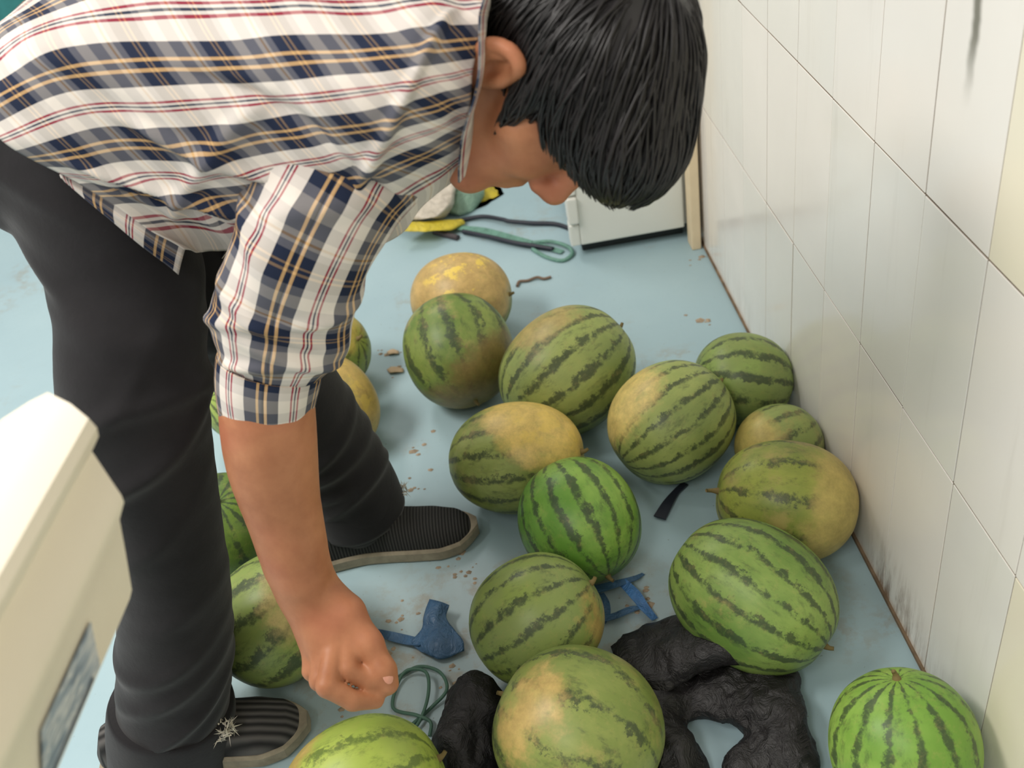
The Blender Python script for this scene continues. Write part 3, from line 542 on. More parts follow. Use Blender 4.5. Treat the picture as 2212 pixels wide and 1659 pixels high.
# ---------------------------------------------------------------- the man
SKIN = mat_skin(); PLAID = mat_plaid(); TROUSER = mat_cloth('dark_trouser_cloth', srgb(33, 32, 34)); HAIR = mat_hair()
man = empty('person', (-0.42, 1.10, 0)); tag(man, 'man in plaid shirt and dark trousers bending far over with one arm hanging down', 'person')
HU = np.array((0.8455, -0.4786, 0.2369)); HF = np.array((0.0738, -0.3347, -0.9394)); HR = np.array((-0.5289, -0.8117, 0.2476)); SC = 1.02
EAR = np.array((0.0292, 0.8756, 0.9380)); HO = EAR - SC * 0.080 * HR
def hp(l, f, u): return HO + SC * (l * HR + f * HF + u * HU)
HM = np.stack([HR, HF, HU], 1)
def hr(a, b, c): return (SC * a, SC * b, SC * c)
b = SDF((-0.70, 0.70, 0.03), (0.30, 1.46, 1.10), 0.0033)
# trunk and legs (under the clothes)
b.ell((-0.46, 1.15, 0.86), (0.08, 0.11, 0.085), k=0.03)
b.chain([(-0.43, 1.15, 0.89), (-0.32, 1.12, 0.91), (-0.17, 1.07, 0.91), (-0.08, 1.03, 0.92)], [0.080, 0.085, 0.095, 0.085], k=0.03)
b.cap((-0.10, 0.96, 0.92), (-0.07, 1.16, 0.92), 0.055, 0.055, k=0.05)
b.chain([(-0.42, 1.085, 0.84), (-0.4281, 1.0100, 0.6677), (-0.4485, 0.9650, 0.5638), (-0.4744, 0.9480, 0.3772), (-0.565, 0.935, 0.10)], [0.052, 0.046, 0.044, 0.040, 0.036], k=0.02)
b.chain([(-0.45, 1.21, 0.84), (-0.37, 1.27, 0.50), (-0.335, 1.31, 0.10)], [0.075, 0.052, 0.038], k=0.03)
# neck and head
b.chain([(-0.09, 1.02, 0.95), hp(0, -0.035, -0.085), hp(0, -0.01, -0.02)], [0.062, 0.056, 0.056], k=0.03)
b.ell(hp(0, 0.0, 0.052), hr(0.075, 0.096, 0.092), HM, 0.02)
b.ell(hp(0, 0.050, -0.015), hr(0.058, 0.050, 0.080), HM, 0.03)
b.ell(hp(0, 0.055, -0.070), hr(0.046, 0.044, 0.040), HM, 0.03)
b.cap(hp(-0.014, 0.088, -0.100), hp(0.014, 0.088, -0.100), 0.014 * SC, k=0.02)
for s in (-1, 1):
    b.cap(hp(s * 0.060, 0.005, -0.045), hp(s * 0.026, 0.078, -0.096), 0.016 * SC, 0.014 * SC, k=0.025)      # jaw line
    b.cap(hp(s * 0.058, 0.050, -0.008), hp(s * 0.036, 0.078, -0.020), 0.019 * SC, 0.017 * SC, k=0.02)        # cheek bone
    b.cap(hp(s * 0.045, 0.083, 0.042), hp(s * 0.014, 0.094, 0.040), 0.010 * SC, 0.010 * SC, k=0.015)         # brow
    b.ell(hp(s * 0.031, 0.092, 0.022), hr(0.016, 0.011, 0.011), HM, 0.010, sub=True)                          # eye socket
    b.ell(hp(s * 0.031, 0.081, 0.021), hr(0.013, 0.013, 0.011), HM, 0.004)                                    # closed lid
    b.ell(hp(s * 0.013, 0.106, -0.026), hr(0.011, 0.011, 0.010), HM, 0.006)                                   # nostril wing
b.cap(hp(0, 0.094, 0.034), hp(0, 0.117, -0.016), 0.009 * SC, 0.012 * SC, k=0.012)
b.ell(hp(0, 0.117, -0.020), hr(0.0145, 0.0135, 0.012), HM, 0.008)
for u_, f_, r_ in ((-0.055, 0.094, 0.0085), (-0.069, 0.092, 0.0095)):
    b.cap(hp(-0.020, f_ - 0.007, u_), hp(0, f_ + 0.003, u_), 0.006 * SC, r_ * SC, k=0.008); b.cap(hp(0.020, f_ - 0.007, u_), hp(0, f_ + 0.003, u_), 0.006 * SC, r_ * SC, k=0.008)
# ears: plate, rim, lobe, hollow
def ep(l, f, u): return hp(l, 0.002 + 0.84 * f, -0.004 + 0.84 * u)
for s in (-1, 1):
    b.ell(ep(s * 0.078, -0.010, 0.002), hr(0.008, 0.019, 0.030), HM, 0.010)
    rim = [ep(s * 0.082, 0.004, 0.020), ep(s * 0.088, -0.004, 0.033), ep(s * 0.092, -0.020, 0.030), ep(s * 0.094, -0.031, 0.014), ep(s * 0.092, -0.030, -0.006), ep(s * 0.087, -0.020, -0.022), ep(s * 0.083, -0.008, -0.031)]
    b.chain(rim, [0.004 * SC, 0.005 * SC, 0.0055 * SC, 0.0055 * SC, 0.005 * SC, 0.005 * SC, 0.006 * SC], 0.005, 16)
    b.ell(ep(s * 0.083, -0.006, -0.030), hr(0.006, 0.010, 0.010), HM, 0.006)
    b.ell(ep(s * 0.092, -0.010, 0.002), hr(0.010, 0.011, 0.016), HM, 0.005, sub=True)
    b.chain([ep(s * 0.0885, -0.016, 0.020), ep(s * 0.0895, -0.021, 0.006), ep(s * 0.0875, -0.016, -0.010), ep(s * 0.084, -0.008, -0.018)], [0.0035 * SC, 0.0038 * SC, 0.0036 * SC, 0.003 * SC], 0.003, 10)
    b.ell(ep(s * 0.088, -0.007, -0.001), hr(0.010, 0.008, 0.010), HM, 0.004, sub=True)
    b.cap(ep(s * 0.079, 0.006, 0.004), ep(s * 0.080, 0.004, -0.008), 0.0055 * SC, 0.005 * SC, k=0.004)
# near (hanging) arm and hand
sh = np.array((-0.1188, 0.9758, 0.8669)); el = np.array((-0.2636, 0.9135, 0.6675)); wr_ = np.array((-0.2925, 0.8501, 0.4033))
b.chain([sh, 0.5 * (sh + el) + [0, 0, 0.01], el], [0.046, 0.044, 0.042], k=0.03)
b.chain([el, (-0.2791, 0.8996, 0.5990), (-0.2896, 0.8878, 0.5369), (-0.2925, 0.8692, 0.4683), (-0.2933, 0.8523, 0.4131)], [0.041, 0.044, 0.042, 0.034, 0.030], k=0.02, n=14)
b.cap((-0.2844, 0.8659, 0.4771), (-0.2873, 0.8396, 0.4055), 0.028, 0.028, k=0.015)
b.cap((-0.3109, 0.8527, 0.4169), (-0.3029, 0.8446, 0.4000), 0.016, 0.016, k=0.015)                                # ulna head
kn = [np.array(p) for p in ((-0.2509, 0.7974, 0.3409), (-0.2651, 0.7858, 0.3389), (-0.2821, 0.7879, 0.3323), (-0.2966, 0.8048, 0.3270))]   # index .. little knuckles
wp = [np.array(p) for p in ((-0.2755, 0.8479, 0.3839), (-0.2850, 0.8418, 0.3882), (-0.2963, 0.8433, 0.3877), (-0.3048, 0.8516, 0.3872))]
for a_, c_ in zip(wp, kn): b.cap(a_, c_, 0.020, 0.0135, k=0.014)
b.cap((-0.2909, 0.8542, 0.4025), (-0.2897, 0.8424, 0.3831), 0.029, 0.028, k=0.02)
fing = [[kn[0], (-0.2511, 0.7625, 0.3260), (-0.2313, 0.7573, 0.3088), (-0.2151, 0.7562, 0.2937)],
        [kn[1], (-0.2739, 0.7427, 0.3296), (-0.2496, 0.7349, 0.3061), (-0.2269, 0.7434, 0.2890)],
        [kn[2], (-0.2871, 0.7634, 0.3159), (-0.2700, 0.7624, 0.2864), (-0.2465, 0.7658, 0.2699)],
        [kn[3], (-0.3002, 0.7849, 0.3085), (-0.2880, 0.7814, 0.2780), (-0.2678, 0.7826, 0.2601)]]
for f_, r0 in zip(fing, (0.0118, 0.0120, 0.0112, 0.0098)):
    b.chain(f_, [r0 + 0.0018, r0 + 0.0008, r0 - 0.0005, r0 - 0.0022], k=0.003)
b.chain([(-0.2677, 0.8371, 0.3753), (-0.2444, 0.8176, 0.3614), (-0.2246, 0.7881, 0.3354), (-0.2117, 0.7634, 0.3143), (-0.2082, 0.7536, 0.3005)], [0.021, 0.0185, 0.0150, 0.0130, 0.0105], k=0.010)
b.cap((-0.2606, 0.8301, 0.3692), (-0.2530, 0.8030, 0.3396), 0.018, 0.013, k=0.012)
# far arm, propped on the far thigh
sh2 = np.array((-0.05, 1.18, 0.90)); el2 = np.array((-0.3221, 1.2800, 0.5305)); wr2 = np.array((-0.3531, 1.1700, 0.6256))
b.chain([sh2, el2], [0.052, 0.042], k=0.03); b.chain([el2, 0.5 * (el2 + wr2), wr2], [0.040, 0.036, 0.027], k=0.02)
hd2 = np.array((-0.3628, 1.1600, 0.5946)); b.cap(wr2, hd2, 0.026, 0.024, k=0.015)
for q in range(4): b.chain([hd2 + [0.0, -0.03 + 0.02 * q, 0.0], hd2 + [0.012, -0.03 + 0.02 * q, -0.045], hd2 + [-0.004, -0.03 + 0.02 * q, -0.07]], [0.011, 0.010, 0.008], k=0.005)
b.chain([hd2 + [0.01, 0.03, 0.02], hd2 + [0.035, 0.03, -0.015], hd2 + [0.03, 0.02, -0.045]], [0.013, 0.011, 0.009], k=0.006)
V, Fq = b.mesh(); del b
body = link('body', mesh_np('body', V, Fq, SKIN), man); body['label'] = 'tanned skin of face, neck and bare forearm'
cs = body.modifiers.new('s', 'SMOOTH'); cs.factor = 0.4; cs.iterations = 2
# thumb nail, brow hair, closed lashes
NAIL = plain('nail', srgb(200, 142, 120), 0.25)
def patch(name, c, nrm_, tx, a, bb_, mat, parent, dome=0.0015):
    nrm_ = nrm(nrm_); tx = nrm(np.array(tx) - nrm_ * (np.array(tx) @ nrm_)); ty = np.cross(nrm_, tx); Vp = []; Fp = []
    for i in range(5):
        for j in range(12):
            r_ = i / 4; t = j * math.pi / 6; Vp.append(np.array(c) + tx * a * r_ * math.cos(t) + ty * bb_ * r_ * math.sin(t) + nrm_ * dome * (1 - r_ * r_))
    for i in range(4):
        for j in range(12): Fp.append((i * 12 + j, i * 12 + (j + 1) % 12, (i + 1) * 12 + (j + 1) % 12, (i + 1) * 12 + j))
    return link(name, mesh_np(name, Vp, Fp, mat), parent)
patch('thumb_nail', (-0.2066, 0.7505, 0.3178), np.array((-0.1701, 0.6180, 0.4824)) - np.array((-0.1871, 0.6798, 0.4057)) + [0.03, 0, 0], np.array((-0.2031, 0.7352, 0.3236)) - np.array((-0.2072, 0.7472, 0.3341)), 0.0085, 0.006, NAIL, body)
for s in (-1, 1):
    e_ = cord('eyebrow', [hp(s * 0.018, 0.1035, 0.040), hp(s * 0.032, 0.099, 0.046), hp(s * 0.050, 0.086, 0.043)], 0.0035 * SC, HAIR, None, 14); e_.parent = body; e_.matrix_parent_inverse = body.matrix_world.inverted()
    e_ = cord('eyelash', [hp(s * 0.020, 0.094, 0.017), hp(s * 0.032, 0.0955, 0.0145), hp(s * 0.045, 0.086, 0.018)], 0.0016 * SC, HAIR, None, 14); e_.parent = body; e_.matrix_parent_inverse = body.matrix_world.inverted()

# hair: thick cap, then locks combed from the whorl over it, fringe hanging off the brow
h = SDF(hp(0, 0.03, 0.05) - 0.26, hp(0, 0.03, 0.05) + 0.26, 0.004)
h.ell(hp(0, 0.004, 0.055), hr(0.086, 0.100, 0.093), HM, 0.02)
h.ell(hp(0, 0.084, 0.068), hr(0.070, 0.056, 0.050), HM, 0.04)
h.ell(hp(0, -0.062, 0.005), hr(0.072, 0.044, 0.060), HM, 0.03)
h.ell(hp(0, 0.130, -0.040), hr(0.130, 0.092, 0.075), HM, 0.010, sub=True)
for s in (-1, 1):
    h.ell(hp(s * 0.094, -0.004, -0.016), hr(0.030, 0.034, 0.034), HM, 0.008, sub=True)
    h.chain([hp(s * 0.074, 0.014, 0.040), hp(s * 0.0745, 0.030, 0.008), hp(s * 0.069, 0.042, -0.016)], [0.014, 0.010, 0.004], 0.006)
V, Fq = h.mesh(); Nn = vnormals(V, Fq)
hair = link('hair', mesh_np('hair', V - Nn * 0.001, Fq, HAIR), man); hair['label'] = 'short thick black hair with a fringe hanging over the brow'
rh = np.random.default_rng(12)
def hsample(P):
    q = (P - h.lo) / h.h; q = np.clip(q, 1, np.array(h.f.shape) - 3); i0 = q.astype(int); fr = q - i0; out = 0
    for a in (0, 1):
        for b_ in (0, 1):
            for c_ in (0, 1):
                w_ = (fr[:, 0] if a else 1 - fr[:, 0]) * (fr[:, 1] if b_ else 1 - fr[:, 1]) * (fr[:, 2] if c_ else 1 - fr[:, 2])
                out = out + w_ * h.f[i0[:, 0] + a, i0[:, 1] + b_, i0[:, 2] + c_]
    return out
def hgrad(P):
    e_ = 0.004; return nrm(np.stack([hsample(P + np.eye(3)[k] * e_) - hsample(P - np.eye(3)[k] * e_) for k in range(3)], -1))
NL = 1500; sel = rh.choice(len(V), NL * 3); up_ = ((V[sel] - hp(0, 0.03, 0.04)) @ HU) > -0.03 * SC; sel = sel[up_][:NL]; NL = len(sel)
P = V[sel].copy(); whorl = hp(0.01, -0.045, 0.150); STEPS = 13; path = [P.copy()]; nor = [hgrad(P)]
lift = rh.uniform(0.0002, 0.0035, NL); wob = rh.normal(0, 0.20, NL); alive = np.ones(NL); dl = None
for k in range(STEPS):
    g_ = hgrad(P); fl_ = nrm(P - whorl) + 0.55 * np.array([0, 0, -1.0]) + wob[:, None] * np.cross(g_, nrm(P - whorl))
    d_ = nrm(fl_ - g_ * np.sum(fl_ * g_, -1, keepdims=True))
    under = (g_[:, 2] < -0.80) | ((P - HO) @ HF / SC > 0.03) & (((g_ @ HU) < -0.45))
    d_ = np.where((under & (dl is not None))[:, None] if dl is not None else np.zeros((NL, 1), bool), dl if dl is not None else d_, d_)
    d_ = nrm(d_); step = 0.0078 * np.where(under, 0.22, 1.0)
    P2 = P + d_ * step[:, None]; f_ = hsample(P2); tgt = lift * math.sin(math.pi * min(1, (k + 2) / STEPS))
    corr = np.where(under, 0.0, f_ - tgt); P2 = P2 - hgrad(P2) * np.clip(corr, -0.006, 0.006)[:, None]
    P = P2; dl = d_; path.append(P.copy()); nor.append(g_)
path = np.stack(path, 1); nor = np.stack(nor, 1); T = nrm(np.gradient(path, axis=1)); S_ = nrm(np.cross(T, nor)); O_ = np.cross(S_, T)
wd = (SC * rh.uniform(0.0009, 0.0025, NL))[:, None] * (np.sin(np.linspace(0.25, math.pi * 0.99, STEPS + 1)) ** 0.6)[None]
ring = np.stack([path - S_ * wd[..., None], path + O_ * wd[..., None] * 0.55, path + S_ * wd[..., None], path - O_ * wd[..., None] * 0.5], 2)
Vh = ring.reshape(-1, 3); f1 = grid_faces(STEPS + 1, 4, True); Fh = (f1[None] + (np.arange(NL) * (STEPS + 1) * 4)[:, None, None]).reshape(-1, 4)
lo_ = link('hair_locks', mesh_np('hair_locks', Vh, Fh, HAIR), hair); lo_['kind'] = 'stuff'

# shirt: one open-fronted sheet, rows from the hem (first) to the neck, columns from the near front edge over the back to the far front edge
SH = np.array([
 [(-0.3291, 0.9850, 0.7706), (-0.3699, 0.9650, 0.8359), (-0.4138, 0.9650, 0.8845), (-0.4512, 0.9700, 0.9281), (-0.4805, 1.0000, 0.9596), (-0.5104, 1.0800, 0.9596), (-0.5834, 1.2000, 0.9384), (-0.6120, 1.3400, 0.7740), (-0.5012, 1.2400, 0.7141), (-0.3907, 1.1200, 0.6736)],
 [(-0.3152, 1.0200, 0.7449), (-0.3222, 0.9650, 0.8229), (-0.3405, 0.9450, 0.8837), (-0.3635, 0.9450, 0.9502), (-0.3800, 0.9650, 0.9965), (-0.4105, 1.0500, 1.0080), (-0.4519, 1.1800, 0.9940), (-0.44, 1.34, 0.93), (-0.37, 1.29, 0.78), (-0.3408, 1.1200, 0.6761)],
 [(-0.2707, 1.0000, 0.7466), (-0.2583, 0.9350, 0.8237), (-0.2608, 0.9200, 0.8800), (-0.2660, 0.9200, 0.9486), (-0.2701, 0.9500, 0.9947), (-0.2751, 1.0200, 1.0301), (-0.33, 1.14, 1.065), (-0.28, 1.32, 0.95), (-0.26, 1.26, 0.80), (-0.25, 1.11, 0.75)],
 [(-0.2030, 0.9800, 0.7460), (-0.1847, 0.9100, 0.8302), (-0.1786, 0.8900, 0.8864), (-0.1670, 0.8850, 0.9482), (-0.1570, 0.9100, 0.9916), (-0.1521, 0.9800, 1.0237), (-0.20, 1.09, 1.075), (-0.14, 1.28, 0.95), (-0.12, 1.23, 0.81), (-0.13, 1.08, 0.76)],
 [(-0.1230, 0.9600, 0.7541), (-0.1114, 0.8850, 0.8406), (-0.0991, 0.8550, 0.9004), (-0.0826, 0.8500, 0.9541), (-0.0686, 0.8800, 0.9914), (-0.0553, 0.9500, 1.0169), (-0.10, 1.05, 1.065), (-0.03, 1.23, 0.95), (-0.01, 1.19, 0.82), (-0.03, 1.04, 0.79)],
 [(-0.0702, 0.9500, 0.7853), (-0.0593, 0.8800, 0.8591), (-0.0495, 0.8550, 0.9107), (-0.0350, 0.8500, 0.9536), (-0.0219, 0.8750, 0.9867), (-0.0077, 0.9300, 1.0080), (-0.045, 1.02, 1.045), (0.01, 1.14, 0.96), (0.03, 1.11, 0.84), (0.01, 1.00, 0.82)],
 [(-0.0172, 0.9400, 0.8228), (-0.0128, 0.8950, 0.8716), (-0.0058, 0.8750, 0.9119), (0.0058, 0.8700, 0.9474), (0.0173, 0.8850, 0.9788), (0.0268, 0.9200, 0.9969), (-0.005, 1.00, 1.015), (0.03, 1.06, 0.96), (0.04, 1.04, 0.88), (0.03, 0.97, 0.86)]])
tail = np.array([[(-0.4214, 0.9900, 0.8734), (-0.3864, 0.9820, 0.8463), (-0.3544, 0.9780, 0.8140), (-0.3279, 0.9900, 0.7693)], [(-0.4190, 0.9850, 0.8712), (-0.3878, 0.9740, 0.8406), (-0.3596, 0.9720, 0.8031), (-0.3351, 0.9850, 0.7576)], [(-0.4180, 0.9850, 0.8669), (-0.3894, 0.9740, 0.8314), (-0.3660, 0.9760, 0.7890), (-0.3457, 0.9900, 0.7394)]])
Gt = catmull(np.stack([catmull(r, 40) for r in tail]), 16); Ut = np.stack(np.meshgrid(np.linspace(0.1, 0.95, 16), np.linspace(0.15, 2.1, 40), indexing='ij'), -1)
Vt_ = Gt.reshape(-1, 3); Vt_ = Vt_ + np.array([0, -1.0, 0]) * (0.003 * sinnoise(Vt_, 77, 60, 2))[:, None]
NU, NV = 110, 200
G = catmull(np.stack([catmull(r, NV) for r in SH]), NU)
vt = catmull(np.array([[0.0], [0.44], [1.34], [2.30], [3.0], [3.6], [5.3], [7.6], [9.4], [11.0]]), NV)[:, 0]
ut = np.concatenate([np.zeros((1, NV)), np.cumsum(np.linalg.norm(np.diff(G, axis=0), axis=-1), 0)]) / 0.074
V = G.reshape(-1, 3); Fq = grid_faces(NU, NV); Nn = vnormals(V, Fq)
uu, vv = np.meshgrid(np.linspace(0, 1, NU), np.linspace(0, 1, NV), indexing='ij'); uu = uu.ravel(); vv = vv.ravel()
def crease(a, bq, c_, wd, amp, u0, u1, v0, v1):
    d_ = (a * uu + bq * vv - c_) / wd; w_ = np.clip((uu - u0) / 0.08, 0, 1) * np.clip((u1 - uu) / 0.08, 0, 1) * np.clip((vv - v0) / 0.05, 0, 1) * np.clip((v1 - vv) / 0.05, 0, 1)
    return amp * np.exp(-d_ * d_) * w_
dsp = 0.0050 * sinnoise(np.stack([uu * 3.2, vv * 9, 0 * uu], -1), 2, 3.0, 3) + 0.0034 * sinnoise(np.stack([uu * 8 + vv * 6, vv * 5, 0 * uu], -1), 6, 4.0, 2)
for (a, bq, c_, wd, amp, u0, u1, v0, v1) in ((1, 2.2, 0.62, 0.035, 0.012, 0.05, 0.5, 0.02, 0.4), (1, 2.0, 0.85, 0.03, 0.010, 0.2, 0.55, 0.0, 0.45), (1, -1.4, 0.02, 0.03, 0.008, 0.1, 0.5, 0.05, 0.4), (1, 1.6, 1.0, 0.03, -0.010, 0.3, 0.6, 0.0, 0.4), (1, 0.4, 0.22, 0.02, 0.006, 0.1, 0.4, 0.2, 0.5), (1, 2.6, 0.50, 0.03, -0.009, 0.0, 0.4, 0.02, 0.3), (1, -0.7, 0.55, 0.025, 0.008, 0.5, 0.95, 0.05, 0.5), (1, 0.9, 0.80, 0.02, -0.006, 0.5, 1.0, 0.05, 0.5)):
    dsp += crease(a, bq, c_, wd, amp, u0, u1, v0, v1)
sgn = -1.0 if (Nn[(NU // 2) * NV + NV // 4] @ np.array([0, -1.0, 0.2])) < 0 else 1.0
V = V + Nn * (sgn * dsp)[:, None]
if sgn < 0: Fq = Fq[:, ::-1]
shirt = link('shirt', mesh_np('shirt', V, Fq.copy(), PLAID, True, np.stack([ut.ravel(), np.tile(vt, NU)], -1)), man); shirt['label'] = 'loose plaid shirt, navy and white with red and tan lines'
s_ = shirt.modifiers.new('s', 'SOLIDIFY'); s_.thickness = 0.0015; s_.offset = 0
to = link('shirt_tail', mesh_np('shirt_tail', Vt_, grid_faces(16, 40), PLAID, True, Ut.reshape(-1, 2)), shirt); m_ = to.modifiers.new('s', 'SOLIDIFY'); m_.thickness = 0.0015
def sleeve_tube(name, C, RA, RB, up, per, phase, parent, nu=70, nv=96, seed=1, amp=0.004, uoff=0.0, fold=6.0):
    Vg, T, A, B = loft(np.array(C, float), RA, RB, up, nu, nv + 1)
    Cc = catmull(np.array(C, float), nu); th = np.linspace(0, 2 * np.pi, nv + 1)
    Cr = np.array(RA); R1 = catmull(np.asarray(RA, float), nu); R2 = catmull(np.asarray(RB, float), nu)
    Vg = Cc[:, None] + A[:, None] * (R1[:, None] * np.cos(th))[..., None] + B[:, None] * (R2[:, None] * np.sin(th))[..., None]
    out = nrm(Vg - Cc[:, None]); s = np.concatenate([[0], np.cumsum(np.linalg.norm(np.diff(Cc, axis=0), axis=-1))])
    Q = np.stack([np.cos(th)[None] + 0 * s[:, None], np.sin(th)[None] + 0 * s[:, None], s[:, None] * fold + 0 * th[None]], -1)
    d_ = amp * sinnoise(Q, seed, 2.6, 3)
    if name == 'sleeve':
        sn = s / s[-1]; ro = np.random.default_rng(seed); tw = (th + np.pi) % (2 * np.pi) - np.pi
        for s0, sl_, w_, a_, tc in ((0.95, 0.05, 0.020, 0.009, 0.6), (0.90, -0.05, 0.022, 0.008, -0.5), (0.84, 0.07, 0.020, 0.007, 1.0), (0.78, -0.06, 0.025, 0.007, 0.2), (0.68, 0.09, 0.025, 0.006, -0.9), (0.56, -0.10, 0.03, 0.006, 0.8), (0.42, 0.12, 0.03, 0.006, 0.0), (0.30, 0.14, 0.03, 0.006, 0.6)):
            d_ = d_ + a_ * np.exp(-((sn[:, None] - s0 - sl_ * (tw - tc)[None]) / w_) ** 2 - ((tw - tc)[None] / 0.9) ** 2)
    d_ = d_ + 0; Vg = Vg + out * d_[..., None]
    uvv = np.stack([(s[:, None] / 0.074 + uoff) + 0 * th[None], phase + per * th[None] / (2 * np.pi) + 0 * s[:, None]], -1)
    o = link(name, mesh_np(name, Vg.reshape(-1, 3), grid_faces(nu, nv + 1), PLAID, True, uvv.reshape(-1, 2)), parent)
    m_ = o.modifiers.new('s', 'SOLIDIFY'); m_.thickness = 0.002; m_.offset = 0
    return o
TOC = -nrm(np.array((-0.1909, 0.8707, 0.7967)) - np.array([0, 0, 1.25]))       # side of the arm that faces the room
sleeve_tube('sleeve', [(-0.0768, 1.0146, 0.8880), (-0.1071, 0.9716, 0.8665), (-0.1475, 0.9366, 0.8351), (-0.1907, 0.9197, 0.7851), (-0.2250, 0.9159, 0.7341), (-0.2447, 0.9110, 0.6940), (-0.2575, 0.9083, 0.6625)], [0.05, 0.072, 0.068, 0.064, 0.063, 0.062, 0.052], [0.06, 0.085, 0.074, 0.068, 0.067, 0.068, 0.054], TOC, 6, 0.72, shirt, 90, 96, 5, 0.008, 0.2, 9.0)
sleeve_tube('cuff', [(-0.2535, 0.9090, 0.6733), (-0.2585, 0.9126, 0.6639), (-0.2680, 0.9076, 0.6417), (-0.2768, 0.9047, 0.6140), (-0.2806, 0.9025, 0.5984), (-0.2812, 0.9020, 0.5943), (-0.2807, 0.9021, 0.5961), (-0.2771, 0.9034, 0.6087)], [0.044, 0.054, 0.0535, 0.0500, 0.0480, 0.0465, 0.0435, 0.042], [0.046, 0.056, 0.0555, 0.0515, 0.0485, 0.0465, 0.0435, 0.042], TOC, 5, 0.70, shirt, 50, 96, 8, 0.0032, 0.55, 9.0)
# turned-up cuff corner sticking out to the side
cf = np.array([[(-0.2208, 0.8928, 0.6935), (-0.1980, 0.9089, 0.6915), (-0.1798, 0.9288, 0.6888), (-0.1712, 0.9372, 0.6804)], [(-0.2219, 0.8821, 0.6864), (-0.1999, 0.8960, 0.6811), (-0.1863, 0.9138, 0.6762), (-0.1775, 0.9322, 0.6742)], [(-0.2255, 0.8854, 0.6742), (-0.2084, 0.8977, 0.6679), (-0.1999, 0.9098, 0.6650), (-0.1943, 0.9265, 0.6609)]])
Gc = catmull(np.stack([catmull(r, 20) for r in cf]), 14); Uc = np.stack(np.meshgrid(np.linspace(0.45, 1.0, 14), np.linspace(0.5, 1.25, 20), indexing='ij'), -1)
cfo = link('cuff_corner', mesh_np('cuff_corner', Gc.reshape(-1, 3), grid_faces(14, 20), PLAID, True, Uc.reshape(-1, 2)), shirt); m_ = cfo.modifiers.new('s', 'SOLIDIFY'); m_.thickness = 0.002
sleeve_tube('sleeve', [(-0.06, 1.15, 0.92), (-0.07, 1.20, 0.88), 0.5 * (sh2 + el2), el2, el2 + 0.25 * (wr2 - el2), el2 + 0.5 * (wr2 - el2)], [0.05, 0.065, 0.062, 0.055, 0.052, 0.048], [0.05, 0.07, 0.064, 0.058, 0.052, 0.048], (0.1, -1, 0.2), 5, 0.3, shirt, 60, 64, 15, 0.005, 0.1, 6.0)
# collar: stand rising around the neck, fold falling back over it
base = catmull(SH[-1], 120)[4:-4]; ncen = base.mean(0); nd = nrm(hp(0, -0.03, -0.05) - ncen); outv = nrm((base - ncen) - ((base - ncen) @ nd)[:, None] * nd)
rowsC = np.stack([base - nd * 0.004 - outv * 0.004, base + nd * 0.016 - outv * 0.018, base + nd * 0.024 - outv * 0.020, base + nd * 0.024 - outv * 0.012, base + nd * 0.004 + outv * 0.006, base - nd * 0.020 + outv * 0.012])
Gc = catmull(rowsC, 24); Uc = np.stack(np.meshgrid(np.linspace(0.52, 1.25, 24), np.linspace(0, 6, Gc.shape[1]), indexing='ij'), -1)[..., ::-1]
co_ = link('collar', mesh_np('collar', Gc.reshape(-1, 3), grid_faces(24, Gc.shape[1]), PLAID, True, Uc.reshape(-1, 2)), shirt); m_ = co_.modifiers.new('s', 'SOLIDIFY'); m_.thickness = 0.002

# trousers
t = SDF((-0.78, 0.80, 0.02), (-0.15, 1.48, 1.02), 0.0042)
t.ell((-0.48, 1.17, 0.85), (0.11, 0.14, 0.11), k=0.05)
nl = [(-0.4393, 1.1000, 0.8418), (-0.4265, 1.0750, 0.7827), (-0.4210, 1.0350, 0.7010), (-0.4284, 0.9750, 0.6401), (-0.4487, 0.9650, 0.5709), (-0.4552, 0.9550, 0.4860), (-0.4733, 0.9480, 0.3769), (-0.5021, 0.9420, 0.2663), (-0.5356, 0.9370, 0.1741), (-0.5726, 0.9350, 0.0699), (-0.6018, 0.9350, -0.0141)]
t.chain(nl, [0.084, 0.081, 0.075, 0.073, 0.073, 0.066, 0.064, 0.066, 0.068, 0.072, 0.076], 0.02, 30)
flg = [(-0.46, 1.20, 0.86), (-0.3793, 1.2000, 0.6485), (-0.3732, 1.2350, 0.5223), (-0.3649, 1.2620, 0.4112), (-0.3452, 1.2850, 0.3083), (-0.3268, 1.3000, 0.2090), (-0.3142, 1.3100, 0.1189), (-0.3131, 1.3120, 0.0730)]
t.chain(flg, [0.11, 0.092, 0.080, 0.078, 0.076, 0.072, 0.068, 0.066], 0.02, 26)
V, Fq = t.mesh(); del t
Nn = vnormals(V, Fq)
wrk = 0
rk = np.random.default_rng(21)
